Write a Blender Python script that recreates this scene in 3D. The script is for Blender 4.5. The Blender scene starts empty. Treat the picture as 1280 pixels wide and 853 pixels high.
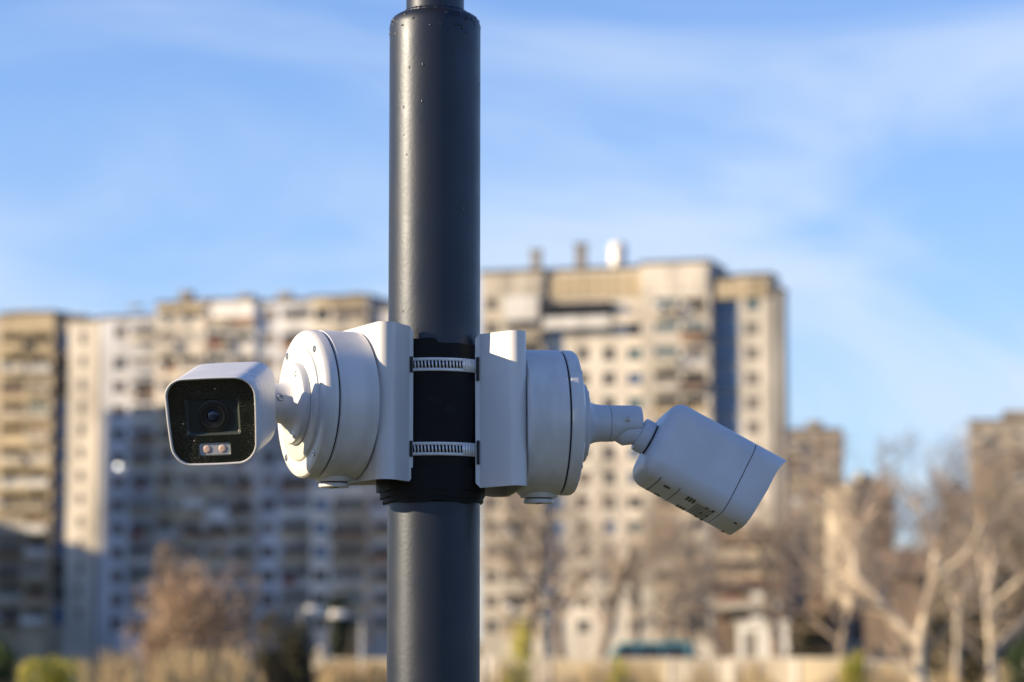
import bpy, bmesh, math, random
from mathutils import Vector, Matrix
R = math.radians
sc = bpy.context.scene
COL = sc.collection

# ------------------------------------------------------------------ camera, sky, sun, exposure
EYE = 2.4
PITCH = R(6.0)
FPX = 100 / 36 * 1280
cam = bpy.data.cameras.new('camera')
cam.lens, cam.sensor_width, cam.sensor_fit = 100, 36, 'HORIZONTAL'
cam.clip_start, cam.clip_end = 0.05, 6000
cam.dof.use_dof = True
cam.dof.focus_distance = 2.56
cam.dof.aperture_fstop = 7.6
cam_o = bpy.data.objects.new('camera', cam); COL.objects.link(cam_o)
cam_o.location = (0, 0, EYE); cam_o.rotation_euler = (math.pi / 2 + PITCH, 0, 0)
sc.camera = cam_o

SUN_A, SUN_E = R(78), R(17)          # the light travels to the right and away, 17 degrees down
LIGHT = Vector((math.sin(SUN_A) * math.cos(SUN_E), math.cos(SUN_A) * math.cos(SUN_E), -math.sin(SUN_E)))
world = bpy.data.worlds.new('World'); sc.world = world; world.use_nodes = True
wn, wl = world.node_tree.nodes, world.node_tree.links
sky = wn.new('ShaderNodeTexSky'); sky.sky_type = 'NISHITA'; sky.sun_disc = False
sky.sun_elevation = SUN_E; sky.sun_rotation = math.pi + SUN_A
sky.air_density = 1.0; sky.dust_density = 0.15; sky.ozone_density = 3.0
tint = wn.new('ShaderNodeMix'); tint.data_type = 'RGBA'; tint.blend_type = 'MULTIPLY'
tint.inputs[0].default_value = 1; tint.inputs[7].default_value = (0.71, 0.89, 1.26, 1)
wl.new(sky.outputs[0], tint.inputs[6])
tc = wn.new('ShaderNodeTexCoord'); sep = wn.new('ShaderNodeSeparateXYZ'); wl.new(tc.outputs['Generated'], sep.inputs[0])
def wmath(op, a, b):
    n = wn.new('ShaderNodeMath'); n.operation = op
    for i, v in enumerate((a, b)):
        if isinstance(v, (int, float)): n.inputs[i].default_value = v
        elif v is not None: wl.new(v, n.inputs[i])
    return n.outputs[0]
zc = wmath('ADD', wmath('MAXIMUM', sep.outputs[2], 0.0), 0.16)
mp = wn.new('ShaderNodeMapping'); mp.inputs['Rotation'].default_value = (0, R(24), R(8)); mp.inputs['Scale'].default_value = (3.6, 3.6, 12)
mp.inputs['Location'].default_value = (2.05, 7.7, 4.15)
wl.new(tc.outputs['Generated'], mp.inputs[0])
nz = wn.new('ShaderNodeTexNoise'); nz.inputs['Scale'].default_value = 1.0; nz.inputs['Detail'].default_value = 7; nz.inputs['Roughness'].default_value = 0.52
nz.inputs['Distortion'].default_value = 0.9
wl.new(mp.outputs[0], nz.inputs[0])
cr = wn.new('ShaderNodeMapRange'); cr.interpolation_type = 'SMOOTHSTEP'
cr.inputs[1].default_value = 0.42; cr.inputs[2].default_value = 0.70; cr.inputs[3].default_value = 0.0; cr.inputs[4].default_value = 0.74
wl.new(nz.outputs[0], cr.inputs[0])
cloud = wn.new('ShaderNodeMix'); cloud.data_type = 'RGBA'
lowc = wmath('MINIMUM', wmath('DIVIDE', 0.26, zc), 1.0)
hz = wmath('DIVIDE', 0.165, zc)
haze_f = wmath('MULTIPLY', wmath('MULTIPLY', hz, hz), 0.62)
wl.new(wmath('MINIMUM', wmath('ADD', wmath('MULTIPLY', cr.outputs[0], lowc), haze_f), 0.92), cloud.inputs[0]); wl.new(tint.outputs[2], cloud.inputs[6]); cloud.inputs[7].default_value = (4.2, 4.9, 5.9, 1)
wl.new(cloud.outputs[2], wn['Background'].inputs[0])
wn['Background'].inputs[1].default_value = 0.09

sun = bpy.data.lights.new('sun', 'SUN'); sun.energy = 5.0; sun.angle = R(0.53); sun.color = (1.0, 0.77, 0.47)
sun_o = bpy.data.objects.new('sun', sun); COL.objects.link(sun_o)
sun_o.location = (-20, -5, 30); sun_o.rotation_euler = LIGHT.to_track_quat('-Z', 'Y').to_euler()
vs = sc.view_settings
vs.view_transform = 'Standard'; vs.look = 'None'; vs.gamma = 1; vs.exposure = 0.95; vs.use_curve_mapping = False
sc.cycles.use_denoising = True
sc.cycles.max_bounces = 6
sc.cycles.sample_clamp_indirect = 4

# ------------------------------------------------------------------ helpers
def ray(px, py):
    x, y = (px - 640) / FPX, -(py - 426.5) / FPX
    return Vector((x, math.cos(PITCH) - y * math.sin(PITCH), math.sin(PITCH) + y * math.cos(PITCH)))
def at(px, py, Y):
    d = ray(px, py); return Vector((0, 0, EYE)) + d * (Y / d.y)

def tag(o, label=None, cat=None, group=None, kind=None):
    for k, v in (('label', label), ('category', cat), ('group', group), ('kind', kind)):
        if v: o[k] = v
    return o
def empty(name, loc, rz=0, label=None, cat=None, group=None):
    o = bpy.data.objects.new(name, None); COL.objects.link(o)
    o.location = loc; o.rotation_euler = (0, 0, rz); o.empty_display_size = 0.1
    return tag(o, label, cat, group)
def link(name, mesh, parent=None, loc=(0, 0, 0), rot=None):
    o = bpy.data.objects.new(name, mesh); COL.objects.link(o); o.location = loc
    if rot: o.rotation_euler = rot
    if parent: o.parent = parent
    return o

class MB:
    """collects vertices and faces and links them as one mesh object"""
    def __init__(self): self.v, self.f = [], []
    def add(self, vs_, fs):
        o = len(self.v); self.v += [tuple(p) for p in vs_]; self.f += [tuple(i + o for i in f) for f in fs]
    def box(self, x0, x1, y0, y1, z0, z1):
        self.add([(x0,y0,z0),(x1,y0,z0),(x1,y1,z0),(x0,y1,z0),(x0,y0,z1),(x1,y0,z1),(x1,y1,z1),(x0,y1,z1)],
                 [(3,2,1,0),(4,5,6,7),(0,1,5,4),(1,2,6,5),(2,3,7,6),(3,0,4,7)])
    def quad(self, a, b, c, d): self.add([a, b, c, d], [(0, 1, 2, 3)])
    def rings(self, rings, cap0=True, cap1=True, closed=True):
        n = len(rings[0]); vv = [p for r in rings for p in r]; ff = []
        for i in range(len(rings) - 1):
            for j in range(n if closed else n - 1):
                k = (j + 1) % n
                ff.append((i*n+j, i*n+k, (i+1)*n+k, (i+1)*n+j))
        if cap0: ff.append(tuple(reversed(range(n))))
        if cap1: ff.append(tuple((len(rings)-1)*n + j for j in range(n)))
        self.add(vv, ff)
    def lathe(self, prof, org, axis, seg=48, cap0=True, cap1=True):
        a = Vector(axis).normalized()
        t = Vector((0, 0, 1)) if abs(a.z) < 0.9 else Vector((1, 0, 0))
        u = a.cross(t).normalized(); w = a.cross(u)
        org = Vector(org)
        self.rings([[org + a*h + (u*math.cos(2*math.pi*j/seg) + w*math.sin(2*math.pi*j/seg))*r for j in range(seg)] for r, h in prof], cap0, cap1)
    def tube(self, pts, rads, seg=8, caps=True):
        pts = [Vector(p) for p in pts]; rs = []
        d0 = (pts[1] - pts[0]).normalized()
        ref = Vector((0, 0, 1)) if abs(d0.z) < 0.9 else Vector((1, 0, 0))
        u = d0.cross(ref).normalized()
        for i, p in enumerate(pts):
            d = (pts[min(i+1, len(pts)-1)] - pts[max(i-1, 0)]).normalized()
            u = (u - d * u.dot(d)).normalized(); w = d.cross(u)
            rs.append([p + (u*math.cos(2*math.pi*j/seg) + w*math.sin(2*math.pi*j/seg))*rads[i] for j in range(seg)])
        self.rings(rs, caps, caps)
    def mesh(self, name, mat, smooth=None):
        m = bpy.data.meshes.new(name); m.from_pydata(self.v, [], self.f); m.update()
        if mat: m.materials.append(mat)
        bm = bmesh.new(); bm.from_mesh(m); bmesh.ops.recalc_face_normals(bm, faces=bm.faces); bm.to_mesh(m); bm.free()
        if smooth:
            m.polygons.foreach_set('use_smooth', [True] * len(m.polygons)); m.set_sharp_from_angle(angle=R(smooth))
        return m
    def build(self, name, mat, parent=None, smooth=None, bevel=None, world=True):
        """vertices in world space when world is True and a parent is given: they are moved into its space"""
        if parent and world:
            mi = Matrix.LocRotScale(parent_world(parent), parent.rotation_euler, None).inverted() if parent.parent is None else None
            if mi is None:
                l = parent_world(parent); self.v = [tuple(Vector(p) - l) for p in self.v]
            else: self.v = [tuple(mi @ Vector(p)) for p in self.v]
        o = link(name, self.mesh(name, mat, smooth), parent)
        if bevel:
            b = o.modifiers.new('bevel', 'BEVEL'); b.width = bevel; b.segments = 3; b.limit_method = 'ANGLE'; b.angle_limit = R(40); b.harden_normals = False
            if not smooth:
                o.data.polygons.foreach_set('use_smooth', [True] * len(o.data.polygons)); o.data.set_sharp_from_angle(angle=R(35))
        return o
def parent_world(p):
    l = Vector(p.location)
    while p.parent: p = p.parent; l += Vector(p.location)
    return l

def mat(name, col, rough=0.6, metal=0.0, spec=0.5, var=0.0, vscale=4.0, col2=None, bump=0.0, bscale=40.0, coat=0.0, bdist=0.01, detail=5, stretch=None, lo=0.35, hi=0.65):
    m = bpy.data.materials.new(name); m.use_nodes = True
    n, l = m.node_tree.nodes, m.node_tree.links; b = n['Principled BSDF']
    b.inputs['Base Color'].default_value = (*col, 1); b.inputs['Roughness'].default_value = rough
    b.inputs['Metallic'].default_value = metal; b.inputs['Specular IOR Level'].default_value = spec
    b.inputs['Coat Weight'].default_value = coat
    if var or col2 or bump:
        t = n.new('ShaderNodeTexCoord'); src = t.outputs['Object']
        if stretch:
            mpn = n.new('ShaderNodeMapping'); mpn.inputs['Scale'].default_value = stretch; l.new(src, mpn.inputs[0]); ssrc = mpn.outputs[0]
        else: ssrc = src
    if var or col2:
        nn = n.new('ShaderNodeTexNoise'); nn.inputs['Scale'].default_value = vscale; nn.inputs['Detail'].default_value = detail
        l.new(ssrc, nn.inputs[0])
        r = n.new('ShaderNodeValToRGB'); c2 = col2 or tuple(c * (1 - var) for c in col)
        r.color_ramp.elements[0].position, r.color_ramp.elements[1].position = lo, hi
        r.color_ramp.elements[0].color = (*c2, 1); r.color_ramp.elements[1].color = (*col, 1)
        l.new(nn.outputs[0], r.inputs[0]); l.new(r.outputs[0], b.inputs['Base Color'])
    if bump:
        nb = n.new('ShaderNodeTexNoise'); nb.inputs['Scale'].default_value = bscale; nb.inputs['Detail'].default_value = 3; l.new(src, nb.inputs[0])
        bp = n.new('ShaderNodeBump'); bp.inputs['Strength'].default_value = bump; bp.inputs['Distance'].default_value = bdist
        l.new(nb.outputs[0], bp.inputs['Height']); l.new(bp.outputs[0], b.inputs['Normal'])
    return m

# ------------------------------------------------------------------ materials
M = {}
M['white'] = mat('white_enamel', (0.60, 0.605, 0.62), 0.36, var=0.22, vscale=55, stretch=(1, 1, 0.07), bump=0.05, bscale=900, bdist=0.0006, lo=0.25, hi=0.6)
M['plastic'] = mat('white_plastic', (0.57, 0.59, 0.63), 0.38, bump=0.06, bscale=1200, bdist=0.0005, var=0.09, vscale=30, detail=8)
M['bracket'] = mat('white_powder_coat', (0.60, 0.61, 0.63), 0.42, bump=0.08, bscale=700, bdist=0.0006, var=0.12, vscale=25, detail=8, stretch=(1, 1, 0.2))
M['seam'] = mat('dark_seam', (0.015, 0.015, 0.017), 0.7)
M['rubber'] = mat('black_rubber', (0.004, 0.004, 0.005), 0.55, spec=0.18, bump=0.35, bscale=150, bdist=0.001, col2=(0.012, 0.012, 0.013), vscale=60, lo=0.2, hi=0.4)
M['steel'] = mat('stainless_steel', (0.80, 0.81, 0.82), 0.42, metal=0.35, var=0.10, vscale=60)
M['zinc'] = mat('zinc_screw', (0.42, 0.41, 0.39), 0.35, metal=1.0)
M['glass'] = mat('black_front_glass', (0.006, 0.008, 0.008), 0.12, spec=0.5, col2=(0.006, 0.008, 0.008))
M['window_back'] = mat('dark_lens_recess', (0.008, 0.017, 0.023), 0.2)
M['chamfer'] = mat('lens_window_chamfer', (0.05, 0.06, 0.06), 0.2, spec=0.8)
M['lens'] = mat('coated_lens', (0.004, 0.010, 0.03), 0.06, spec=0.5)
M['barrel'] = mat('lens_barrel', (0.008, 0.010, 0.012), 0.35)
M['ledplate'] = mat('led_reflector', (0.34, 0.36, 0.40), 0.3)
M['led'] = mat('led_phosphor', (0.52, 0.38, 0.33), 0.4)
M['print'] = mat('grey_print', (0.05, 0.05, 0.05), 0.6)
M['logo'] = mat('pale_grey_print', (0.42, 0.43, 0.45), 0.5)

def dusty_glass():
    m = M['glass']; n, l = m.node_tree.nodes, m.node_tree.links; b = n['Principled BSDF']
    t = n.new('ShaderNodeTexCoord')
    def specks(scale, thr):
        v = n.new('ShaderNodeTexVoronoi'); v.inputs['Scale'].default_value = scale; l.new(t.outputs['Object'], v.inputs[0])
        a = n.new('ShaderNodeMath'); a.operation = 'LESS_THAN'; a.inputs[1].default_value = thr; l.new(v.outputs['Distance'], a.inputs[0])
        return a.outputs[0]
    fine = specks(900, 0.30); big = specks(90, 0.055)
    nn = n.new('ShaderNodeTexNoise'); nn.inputs['Scale'].default_value = 45; nn.inputs['Detail'].default_value = 4; l.new(t.outputs['Object'], nn.inputs[0])
    mr = n.new('ShaderNodeMapRange'); mr.inputs[1].default_value = 0.42; mr.inputs[2].default_value = 0.75; mr.inputs[4].default_value = 0.30; l.new(nn.outputs[0], mr.inputs[0])
    f2 = n.new('ShaderNodeMath'); f2.operation = 'MULTIPLY'; l.new(fine, f2.inputs[0]); l.new(mr.outputs[0], f2.inputs[1])
    mx = n.new('ShaderNodeMath'); mx.operation = 'MAXIMUM'; l.new(f2.outputs[0], mx.inputs[0]); l.new(big, mx.inputs[1])
    mix = n.new('ShaderNodeMix'); mix.data_type = 'RGBA'; l.new(mx.outputs[0], mix.inputs[0])
    mix.inputs[6].default_value = (0.006, 0.009, 0.009, 1); mix.inputs[7].default_value = (0.42, 0.40, 0.36, 1)
    l.new(mix.outputs[2], b.inputs['Base Color'])
dusty_glass()

def pole_paint():
    m = mat('graphite_pole_paint', (0.030, 0.034, 0.040), 0.40, spec=0.6)
    n, l = m.node_tree.nodes, m.node_tree.links; b = n['Principled BSDF']
    b.inputs['Metallic'].default_value = 0.8
    t = n.new('ShaderNodeTexCoord')
    a = n.new('ShaderNodeTexNoise'); a.inputs['Scale'].default_value = 260; a.inputs['Detail'].default_value = 2; l.new(t.outputs['Object'], a.inputs[0])
    c = n.new('ShaderNodeTexNoise'); c.inputs['Scale'].default_value = 26; c.inputs['Detail'].default_value = 4; l.new(t.outputs['Object'], c.inputs[0])
    v = n.new('ShaderNodeTexVoronoi'); v.inputs['Scale'].default_value = 55
    mpn = n.new('ShaderNodeMapping'); mpn.inputs['Scale'].default_value = (1, 1, 0.45); l.new(t.outputs['Object'], mpn.inputs[0]); l.new(mpn.outputs[0], v.inputs[0])
    chip = n.new('ShaderNodeMapRange'); chip.inputs[1].default_value = 0.06; chip.inputs[2].default_value = 0.12; chip.inputs[3].default_value = 1; chip.inputs[4].default_value = 0; l.new(v.outputs['Distance'], chip.inputs[0])
    gate = n.new('ShaderNodeMath'); gate.operation = 'GREATER_THAN'; gate.inputs[1].default_value = 0.56; l.new(c.outputs[0], gate.inputs[0])
    cg = n.new('ShaderNodeMath'); cg.operation = 'MULTIPLY'; l.new(chip.outputs[0], cg.inputs[0]); l.new(gate.outputs[0], cg.inputs[1])
    mix = n.new('ShaderNodeMix'); mix.data_type = 'RGBA'; l.new(cg.outputs[0], mix.inputs[0])
    mix.inputs[6].default_value = (0.034, 0.041, 0.056, 1); mix.inputs[7].default_value = (0.07, 0.07, 0.075, 1); l.new(mix.outputs[2], b.inputs['Base Color'])
    rr = n.new('ShaderNodeMapRange'); rr.inputs[1].default_value = 0.3; rr.inputs[2].default_value = 0.7; rr.inputs[3].default_value = 0.38; rr.inputs[4].default_value = 0.47; l.new(c.outputs[0], rr.inputs[0]); l.new(rr.outputs[0], b.inputs['Roughness'])
    h = n.new('ShaderNodeMath'); h.operation = 'MULTIPLY_ADD'; h.inputs[1].default_value = 0.16; l.new(a.outputs[0], h.inputs[0]); l.new(cg.outputs[0], h.inputs[2])
    bp = n.new('ShaderNodeBump'); bp.inputs['Strength'].default_value = 0.65; bp.inputs['Distance'].default_value = 0.0009
    l.new(h.outputs[0], bp.inputs['Height']); l.new(bp.outputs[0], b.inputs['Normal'])
    return m
M['pole'] = pole_paint()

WALLS = {
    'sand': (0.57, 0.53, 0.46), 'cream': (0.69, 0.65, 0.585), 'tan': (0.44, 0.39, 0.32), 'white': (0.76, 0.76, 0.76), 'brown': (0.20, 0.15, 0.12),
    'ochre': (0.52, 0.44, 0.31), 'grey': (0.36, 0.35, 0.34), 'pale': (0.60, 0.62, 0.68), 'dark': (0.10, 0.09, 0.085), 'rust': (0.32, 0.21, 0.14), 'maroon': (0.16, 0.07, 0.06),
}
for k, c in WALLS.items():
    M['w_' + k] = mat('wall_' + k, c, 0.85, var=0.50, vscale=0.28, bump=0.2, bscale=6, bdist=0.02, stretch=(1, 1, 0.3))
M['frame'] = mat('window_frame', (0.30, 0.28, 0.26), 0.5)
M['p_dark'] = mat('pane_dark', (0.012, 0.016, 0.024), 0.25, var=0.5, vscale=0.4)
M['p_blue'] = mat('pane_blue', (0.06, 0.135, 0.29), 0.15, var=0.4, vscale=0.4)
M['p_teal'] = mat('pane_teal', (0.06, 0.14, 0.17), 0.18, var=0.4, vscale=0.4)
M['p_blind'] = mat('pane_blind', (0.22, 0.20, 0.18), 0.3, var=0.3, vscale=0.6)
M['p_brown'] = mat('pane_brown', (0.06, 0.035, 0.03), 0.3, var=0.4, vscale=0.5)
M['roof'] = mat('roof_felt', (0.09, 0.075, 0.07), 0.9, var=0.3, vscale=0.3)
M['red'] = mat('red_blanket', (0.22, 0.05, 0.05), 0.9)
M['bark_white'] = mat('pale_bark', (0.50, 0.45, 0.38), 0.9, col2=(0.24, 0.20, 0.16), vscale=3, bump=0.3, bscale=12, bdist=0.03, lo=0.3, hi=0.6)
M['bark'] = mat('grey_brown_bark', (0.30, 0.25, 0.20), 0.95, col2=(0.18, 0.145, 0.115), vscale=5, bump=0.4, bscale=14, bdist=0.03)
M['twig'] = mat('pale_twig', (0.42, 0.34, 0.265), 0.9, var=0.3, vscale=0.8)
M['twig_dark'] = mat('brown_twig', (0.23, 0.17, 0.13), 0.9, var=0.3, vscale=0.8)
M['dry_leaf'] = mat('dry_oak_leaf', (0.42, 0.305, 0.21), 0.8, col2=(0.25, 0.18, 0.125), vscale=0.9)
M['olive_leaf'] = mat('olive_leaf', (0.075, 0.065, 0.028), 0.8, col2=(0.035, 0.034, 0.017), vscale=0.8)
M['green_leaf'] = mat('green_leaf', (0.055, 0.105, 0.022), 0.7, col2=(0.02, 0.045, 0.012), vscale=0.9)
M['dark_leaf'] = mat('dark_evergreen_leaf', (0.022, 0.045, 0.02), 0.7, col2=(0.012, 0.022, 0.012), vscale=0.9)
M['yellow_leaf'] = mat('yellow_green_leaf', (0.55, 0.48, 0.06), 0.7, col2=(0.30, 0.30, 0.04), vscale=0.9)
M['straw'] = mat('straw_reed', (0.42, 0.33, 0.19), 0.9, col2=(0.25, 0.19, 0.11), vscale=0.7)
M['ground'] = mat('dry_winter_grass', (0.10, 0.09, 0.04), 0.95, col2=(0.045, 0.055, 0.02), vscale=0.15, bump=0.4, bscale=3, bdist=0.05)
M['hill'] = mat('scrub_hillside', (0.24, 0.18, 0.12), 0.95, col2=(0.12, 0.095, 0.06), vscale=0.06, bump=0.6, bscale=0.6, bdist=0.6)
M['galv'] = mat('galvanised_lamp_post', (0.45, 0.46, 0.47), 0.45, metal=0.6)
M['lamp_white'] = mat('lamp_housing', (0.75, 0.73, 0.68), 0.25)
M['road'] = mat('asphalt', (0.05, 0.05, 0.052), 0.9, var=0.3, vscale=1.0)
M['car_teal'] = mat('teal_car_paint', (0.12, 0.32, 0.35), 0.25, coat=0.7)
M['car_glass'] = mat('car_glass', (0.02, 0.025, 0.03), 0.08)
M['tyre'] = mat('tyre', (0.02, 0.02, 0.02), 0.8)
M['car_navy'] = mat('navy_car_paint', (0.02, 0.03, 0.09), 0.25, coat=0.7)

# ------------------------------------------------------------------ ground and hill
g = MB(); n = 40
for i in range(n + 1):
    for j in range(n + 1):
        g.v.append((-3000 + 6000 * i / n, -2500 + 6000 * j / n, 0))
for i in range(n):
    for j in range(n): a = i*(n+1)+j; g.f.append((a, a+n+1, a+n+2, a+1))
tag(g.build('ground', M['ground']), kind='structure')
rd = MB(); rd.quad((-400, 160, 0.006), (400, 160, 0.006), (400, 168, 0.006), (-400, 168, 0.006))
tag(rd.build('road', M['road']), kind='structure')

rng = random.Random(4)
hl = MB(); nx, ny = 60, 30
def hill_z(x, y):
    a = (x - 95) / 78; b = (y - 440) / 75
    return max(0, 10 * math.exp(-a*a*1.1 - b*b)) + 1.3*math.sin(x*.11 + y*.05) * math.exp(-a*a - b*b) - 0.4
for i in range(nx + 1):
    for j in range(ny + 1):
        x, y = -60 + 330 * i / nx, 300 + 320 * j / ny
        hl.v.append((x, y, hill_z(x, y) + rng.uniform(-.25, .25)))
for i in range(nx):
    for j in range(ny): a = i*(ny+1)+j; hl.f.append((a, a+ny+1, a+ny+2, a+1))
tag(hl.build('hill', M['hill'], smooth=60), kind='structure')

# ------------------------------------------------------------------ apartment buildings
_wm = {}
def window_meshes(w, h, pm):
    key = (round(w, 2), round(h, 2), pm)
    if key not in _wm:
        f = MB(); t = min(0.07, w * 0.06)
        f.box(-w/2, w/2, 0, .07, 0, t); f.box(-w/2, w/2, 0, .07, h - t, h)
        f.box(-w/2, -w/2 + t, 0, .07, t, h - t); f.box(w/2 - t, w/2, 0, .07, t, h - t)
        k = 1 if w < 2.2 else 2 if w < 3.6 else 3
        for i in range(1, k + 1):
            x = -w/2 + w*i/(k+1); f.box(x - .025, x + .025, .005, .065, t, h - t)
        p = MB(); p.box(-w/2 + t*.5, w/2 - t*.5, .03, .04, t*.5, h - t*.5)
        _wm[key] = (f.mesh('window', M['frame']), p.mesh('pane', M[pm]))
    return _wm[key]
def window(b, x, y, z, w, h, pm, name='window'):
    fm, pmesh = window_meshes(w, h, pm)
    o = link(name, fm, b, (x, y, z)); link('pane', pmesh, o); return o

def wall_with_openings(b, x0, x1, y, z0, z1, ops, m, depth=8.0, reveal=None, name='wall'):
    """front sheet with real openings, reveals going back, plus sides, roof and back"""
    xs = sorted({x0, x1, *[v for o in ops for v in o[:2]]}); zs = sorted({z0, z1, *[v for o in ops for v in o[2:4]]})
    w = MB()
    for i in range(len(xs) - 1):
        for j in range(len(zs) - 1):
            cx, cz = (xs[i] + xs[i+1]) / 2, (zs[j] + zs[j+1]) / 2
            if any(o[0] < cx < o[1] and o[2] < cz < o[3] for o in ops): continue
            w.quad((xs[i], y, zs[j]), (xs[i+1], y, zs[j]), (xs[i+1], y, zs[j+1]), (xs[i], y, zs[j+1]))
    for a, c, e, f, d in ops:
        w.quad((a, y, e), (a, y + d, e), (a, y + d, f), (a, y, f)); w.quad((c, y, e), (c, y, f), (c, y + d, f), (c, y + d, e))
        w.quad((a, y, e), (c, y, e), (c, y + d, e), (a, y + d, e)); w.quad((a, y, f), (a, y + d, f), (c, y + d, f), (c, y, f))
        w.quad((a, y + d, e), (c, y + d, e), (c, y + d, f), (a, y + d, f))
    w.quad((x0, y, z0), (x0, y, z1), (x0, y + depth, z1), (x0, y + depth, z0)); w.quad((x1, y, z0), (x1, y + depth, z0), (x1, y + depth, z1), (x1, y, z1))
    w.quad((x0, y + depth, z0), (x0, y + depth, z1), (x1, y + depth, z1), (x1, y + depth, z0))
    w.quad((x0, y, z1), (x1, y, z1), (x1, y + depth, z1), (x0, y + depth, z1))
    o = link(name, w.mesh(name, M[m]), b); return o

class Facade:
    """a straight facade from pixel column pl at distance Y0, turned so that its right end is nearer"""
    def __init__(self, pl, Y0, rot):
        self.p0 = at(pl, 790, Y0); self.p0.z = 0; self.r = R(rot)
    def s(self, px):
        k = ray(px, 600); k = k.x / k.y; c, sn = math.cos(self.r), math.sin(self.r)
        return (k * self.p0.y - self.p0.x) / (c + k * sn)
    def z(self, px, py): return at(px, py, self.p0.y - self.s(px) * math.sin(self.r)).z

def rect(b, name, m, x0, x1, y0, y1, z0, z1):
    w = MB(); w.box(x0, x1, y0, y1, z0, z1); return link(name, w.mesh(name, M[m]), b)

def section(fc, b, px0, px1, ytop, wm, cols, rows, yo=0.0, rng=None, skip=(), depth=9.0, roof=True, zb=0.0):
    """cols: (px0, px1, kind, pane list); rows: (y_top_px, y_bottom_px) of every storey's opening"""
    x0, x1 = fc.s(px0), fc.s(px1); zt = fc.z((px0 + px1) / 2, ytop); ops = []; todo = []
    for ci, (a, c, kind, panes) in enumerate(cols):
        xa, xc = fc.s(a), fc.s(c); pm_ = (a + c) / 2
        for ri, (ya, yb) in enumerate(rows):
            if (ci, ri) in skip: continue
            z1, z0 = fc.z(pm_, ya), fc.z(pm_, yb)
            if z0 < zb + 0.4 or z1 > zt - 0.5: continue
            if kind == 'win': zz = (z0 + (z1 - z0) * .22, z1); ops.append((xa, xc, *zz, .22)); todo.append((kind, xa, xc, *zz, panes))
            elif kind == 'log': ops.append((xa, xc, z0, z1, 1.3)); todo.append((kind, xa, xc, z0, z1, panes))
            elif kind == 'glz': ops.append((xa, xc, z0 - (z0 - z1) * -.0, z1, .12)); todo.append((kind, xa, xc, z0, z1, panes))
    wall_with_openings(b, x0, x1, yo, zb, zt, ops, wm, depth)
    for kind, xa, xc, z0, z1, panes in todo:
        w, h, cx = xc - xa, z1 - z0, (xa + xc) / 2
        pm = rng.choice(panes)
        if kind == 'win': window(b, cx, yo + .13, z0, w - .02, h - .02, pm)
        elif kind == 'glz': window(b, cx, yo + .03, z0 + .01, w - .02, h - .02, pm)
        else:
            style = rng.random()
            ph = h * .42; pmat = rng.choice([wm, 'w_ochre', 'w_sand', 'w_tan', 'w_white', 'w_ochre', 'w_brown', 'w_rust', 'w_cream'])
            pr = MB(); d = rng.choice([.02, .5, .7])
            pr.box(xa - .05, xc + .05, yo - d - .12, yo - d, z0 - .22, z0 + ph)
            pr.box(xa - .05, xc + .05, yo - d, yo + (.01 if d < .1 else -.003), z0 - .22, z0 - .05)
            if d > .1:
                pr.box(xa - .05, xa + .05, yo - d, yo - .003, z0 - .05, z0 + ph); pr.box(xc - .05, xc + .05, yo - d, yo - .003, z0 - .05, z0 + ph)
            link('balcony', pr.mesh('balcony', M[pmat]), b)
            if style < .3: window(b, cx, yo - .01, z0 + ph + .01, w - .02, h - ph - .03, pm)
            else: window(b, cx, yo + 1.22, z0 + .05, w * .94, h * .93, rng.choice(['p_dark', 'p_brown', 'p_dark']))
            if .3 <= style < .42:
                rect(b, 'enclosure', rng.choice(['w_white', 'w_brown', 'w_rust', 'w_grey']), xa + w*rng.uniform(.02, .4), xc - .03, yo - .02, yo + .04, z0 + ph + .012, z1 - .01)
            if rng.random() < .22:
                rect(b, 'air_conditioner', 'w_white', xa + w*.1, xa + w*.1 + .85, yo - d - .45, yo - d - .124, z0 + ph*.25, z0 + ph*.25 + .6)
            if rng.random() < .035: rect(b, 'blanket', 'red', xa + w*.2, xa + w*.6, yo - d - .16, yo - d - .125, z0 + ph*.1, z0 + ph + .03)
    if roof:
        rect(b, 'roof_edge', 'roof', x0 - .12, x1 + .12, yo - .18, yo + depth + .1, zt + .004, zt + .35)
    return x0, x1, zt

def storeys(y0, pitch, n, hgt): return [(y0 + i * pitch, y0 + i * pitch + hgt) for i in range(n)]

# --- right tower
rg = random.Random(11)
F = Facade(603, 318, 16)
tower = empty('apartment_tower', F.p0, -F.r, 'tall beige apartment tower with blue glazed stair strip behind the right camera', 'building')
rows = storeys(403, 31, 13, 21); rows_t = [(373, 392)] + rows
section(F, tower, 600, 680, 341, 'w_sand', [(608, 621, 'win', ['p_brown', 'p_dark']), (629, 676, 'log', ['p_blind', 'p_dark', 'p_brown'])], rows_t, 0, rg)
section(F, tower, 680, 803, 337, 'w_cream', [(683, 704, 'glz', ['p_blue']), (721, 735, 'win', ['p_dark', 'p_brown', 'p_dark']), (753, 768, 'win', ['p_dark', 'p_blue', 'p_dark']), (784, 801, 'win', ['p_blue', 'p_dark', 'p_teal'])], rows, .5, rg, skip=((1, 0), (2, 0), (0, 3), (0, 5)))
section(F, tower, 803, 890, 330, 'w_cream', [(819, 851, 'log', ['p_teal']), (855, 885, 'log', ['p_teal', 'p_dark', 'p_brown'])], rows_t, -.4, rg)
section(F, tower, 890, 925, 346, 'w_grey', [(891, 924, 'glz', ['p_blue'])], [(a - 6, a + 24) for a, _ in rows_t], .9, rg)
section(F, tower, 925, 966, 345, 'w_cream', [(934, 951, 'win', ['p_blind', 'p_blind', 'p_teal'])], rows_t, .1, rg, depth=4.5)
section(F, tower, 966, 978, 362, 'w_sand', [], [], .35, rg, depth=3.5)
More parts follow.
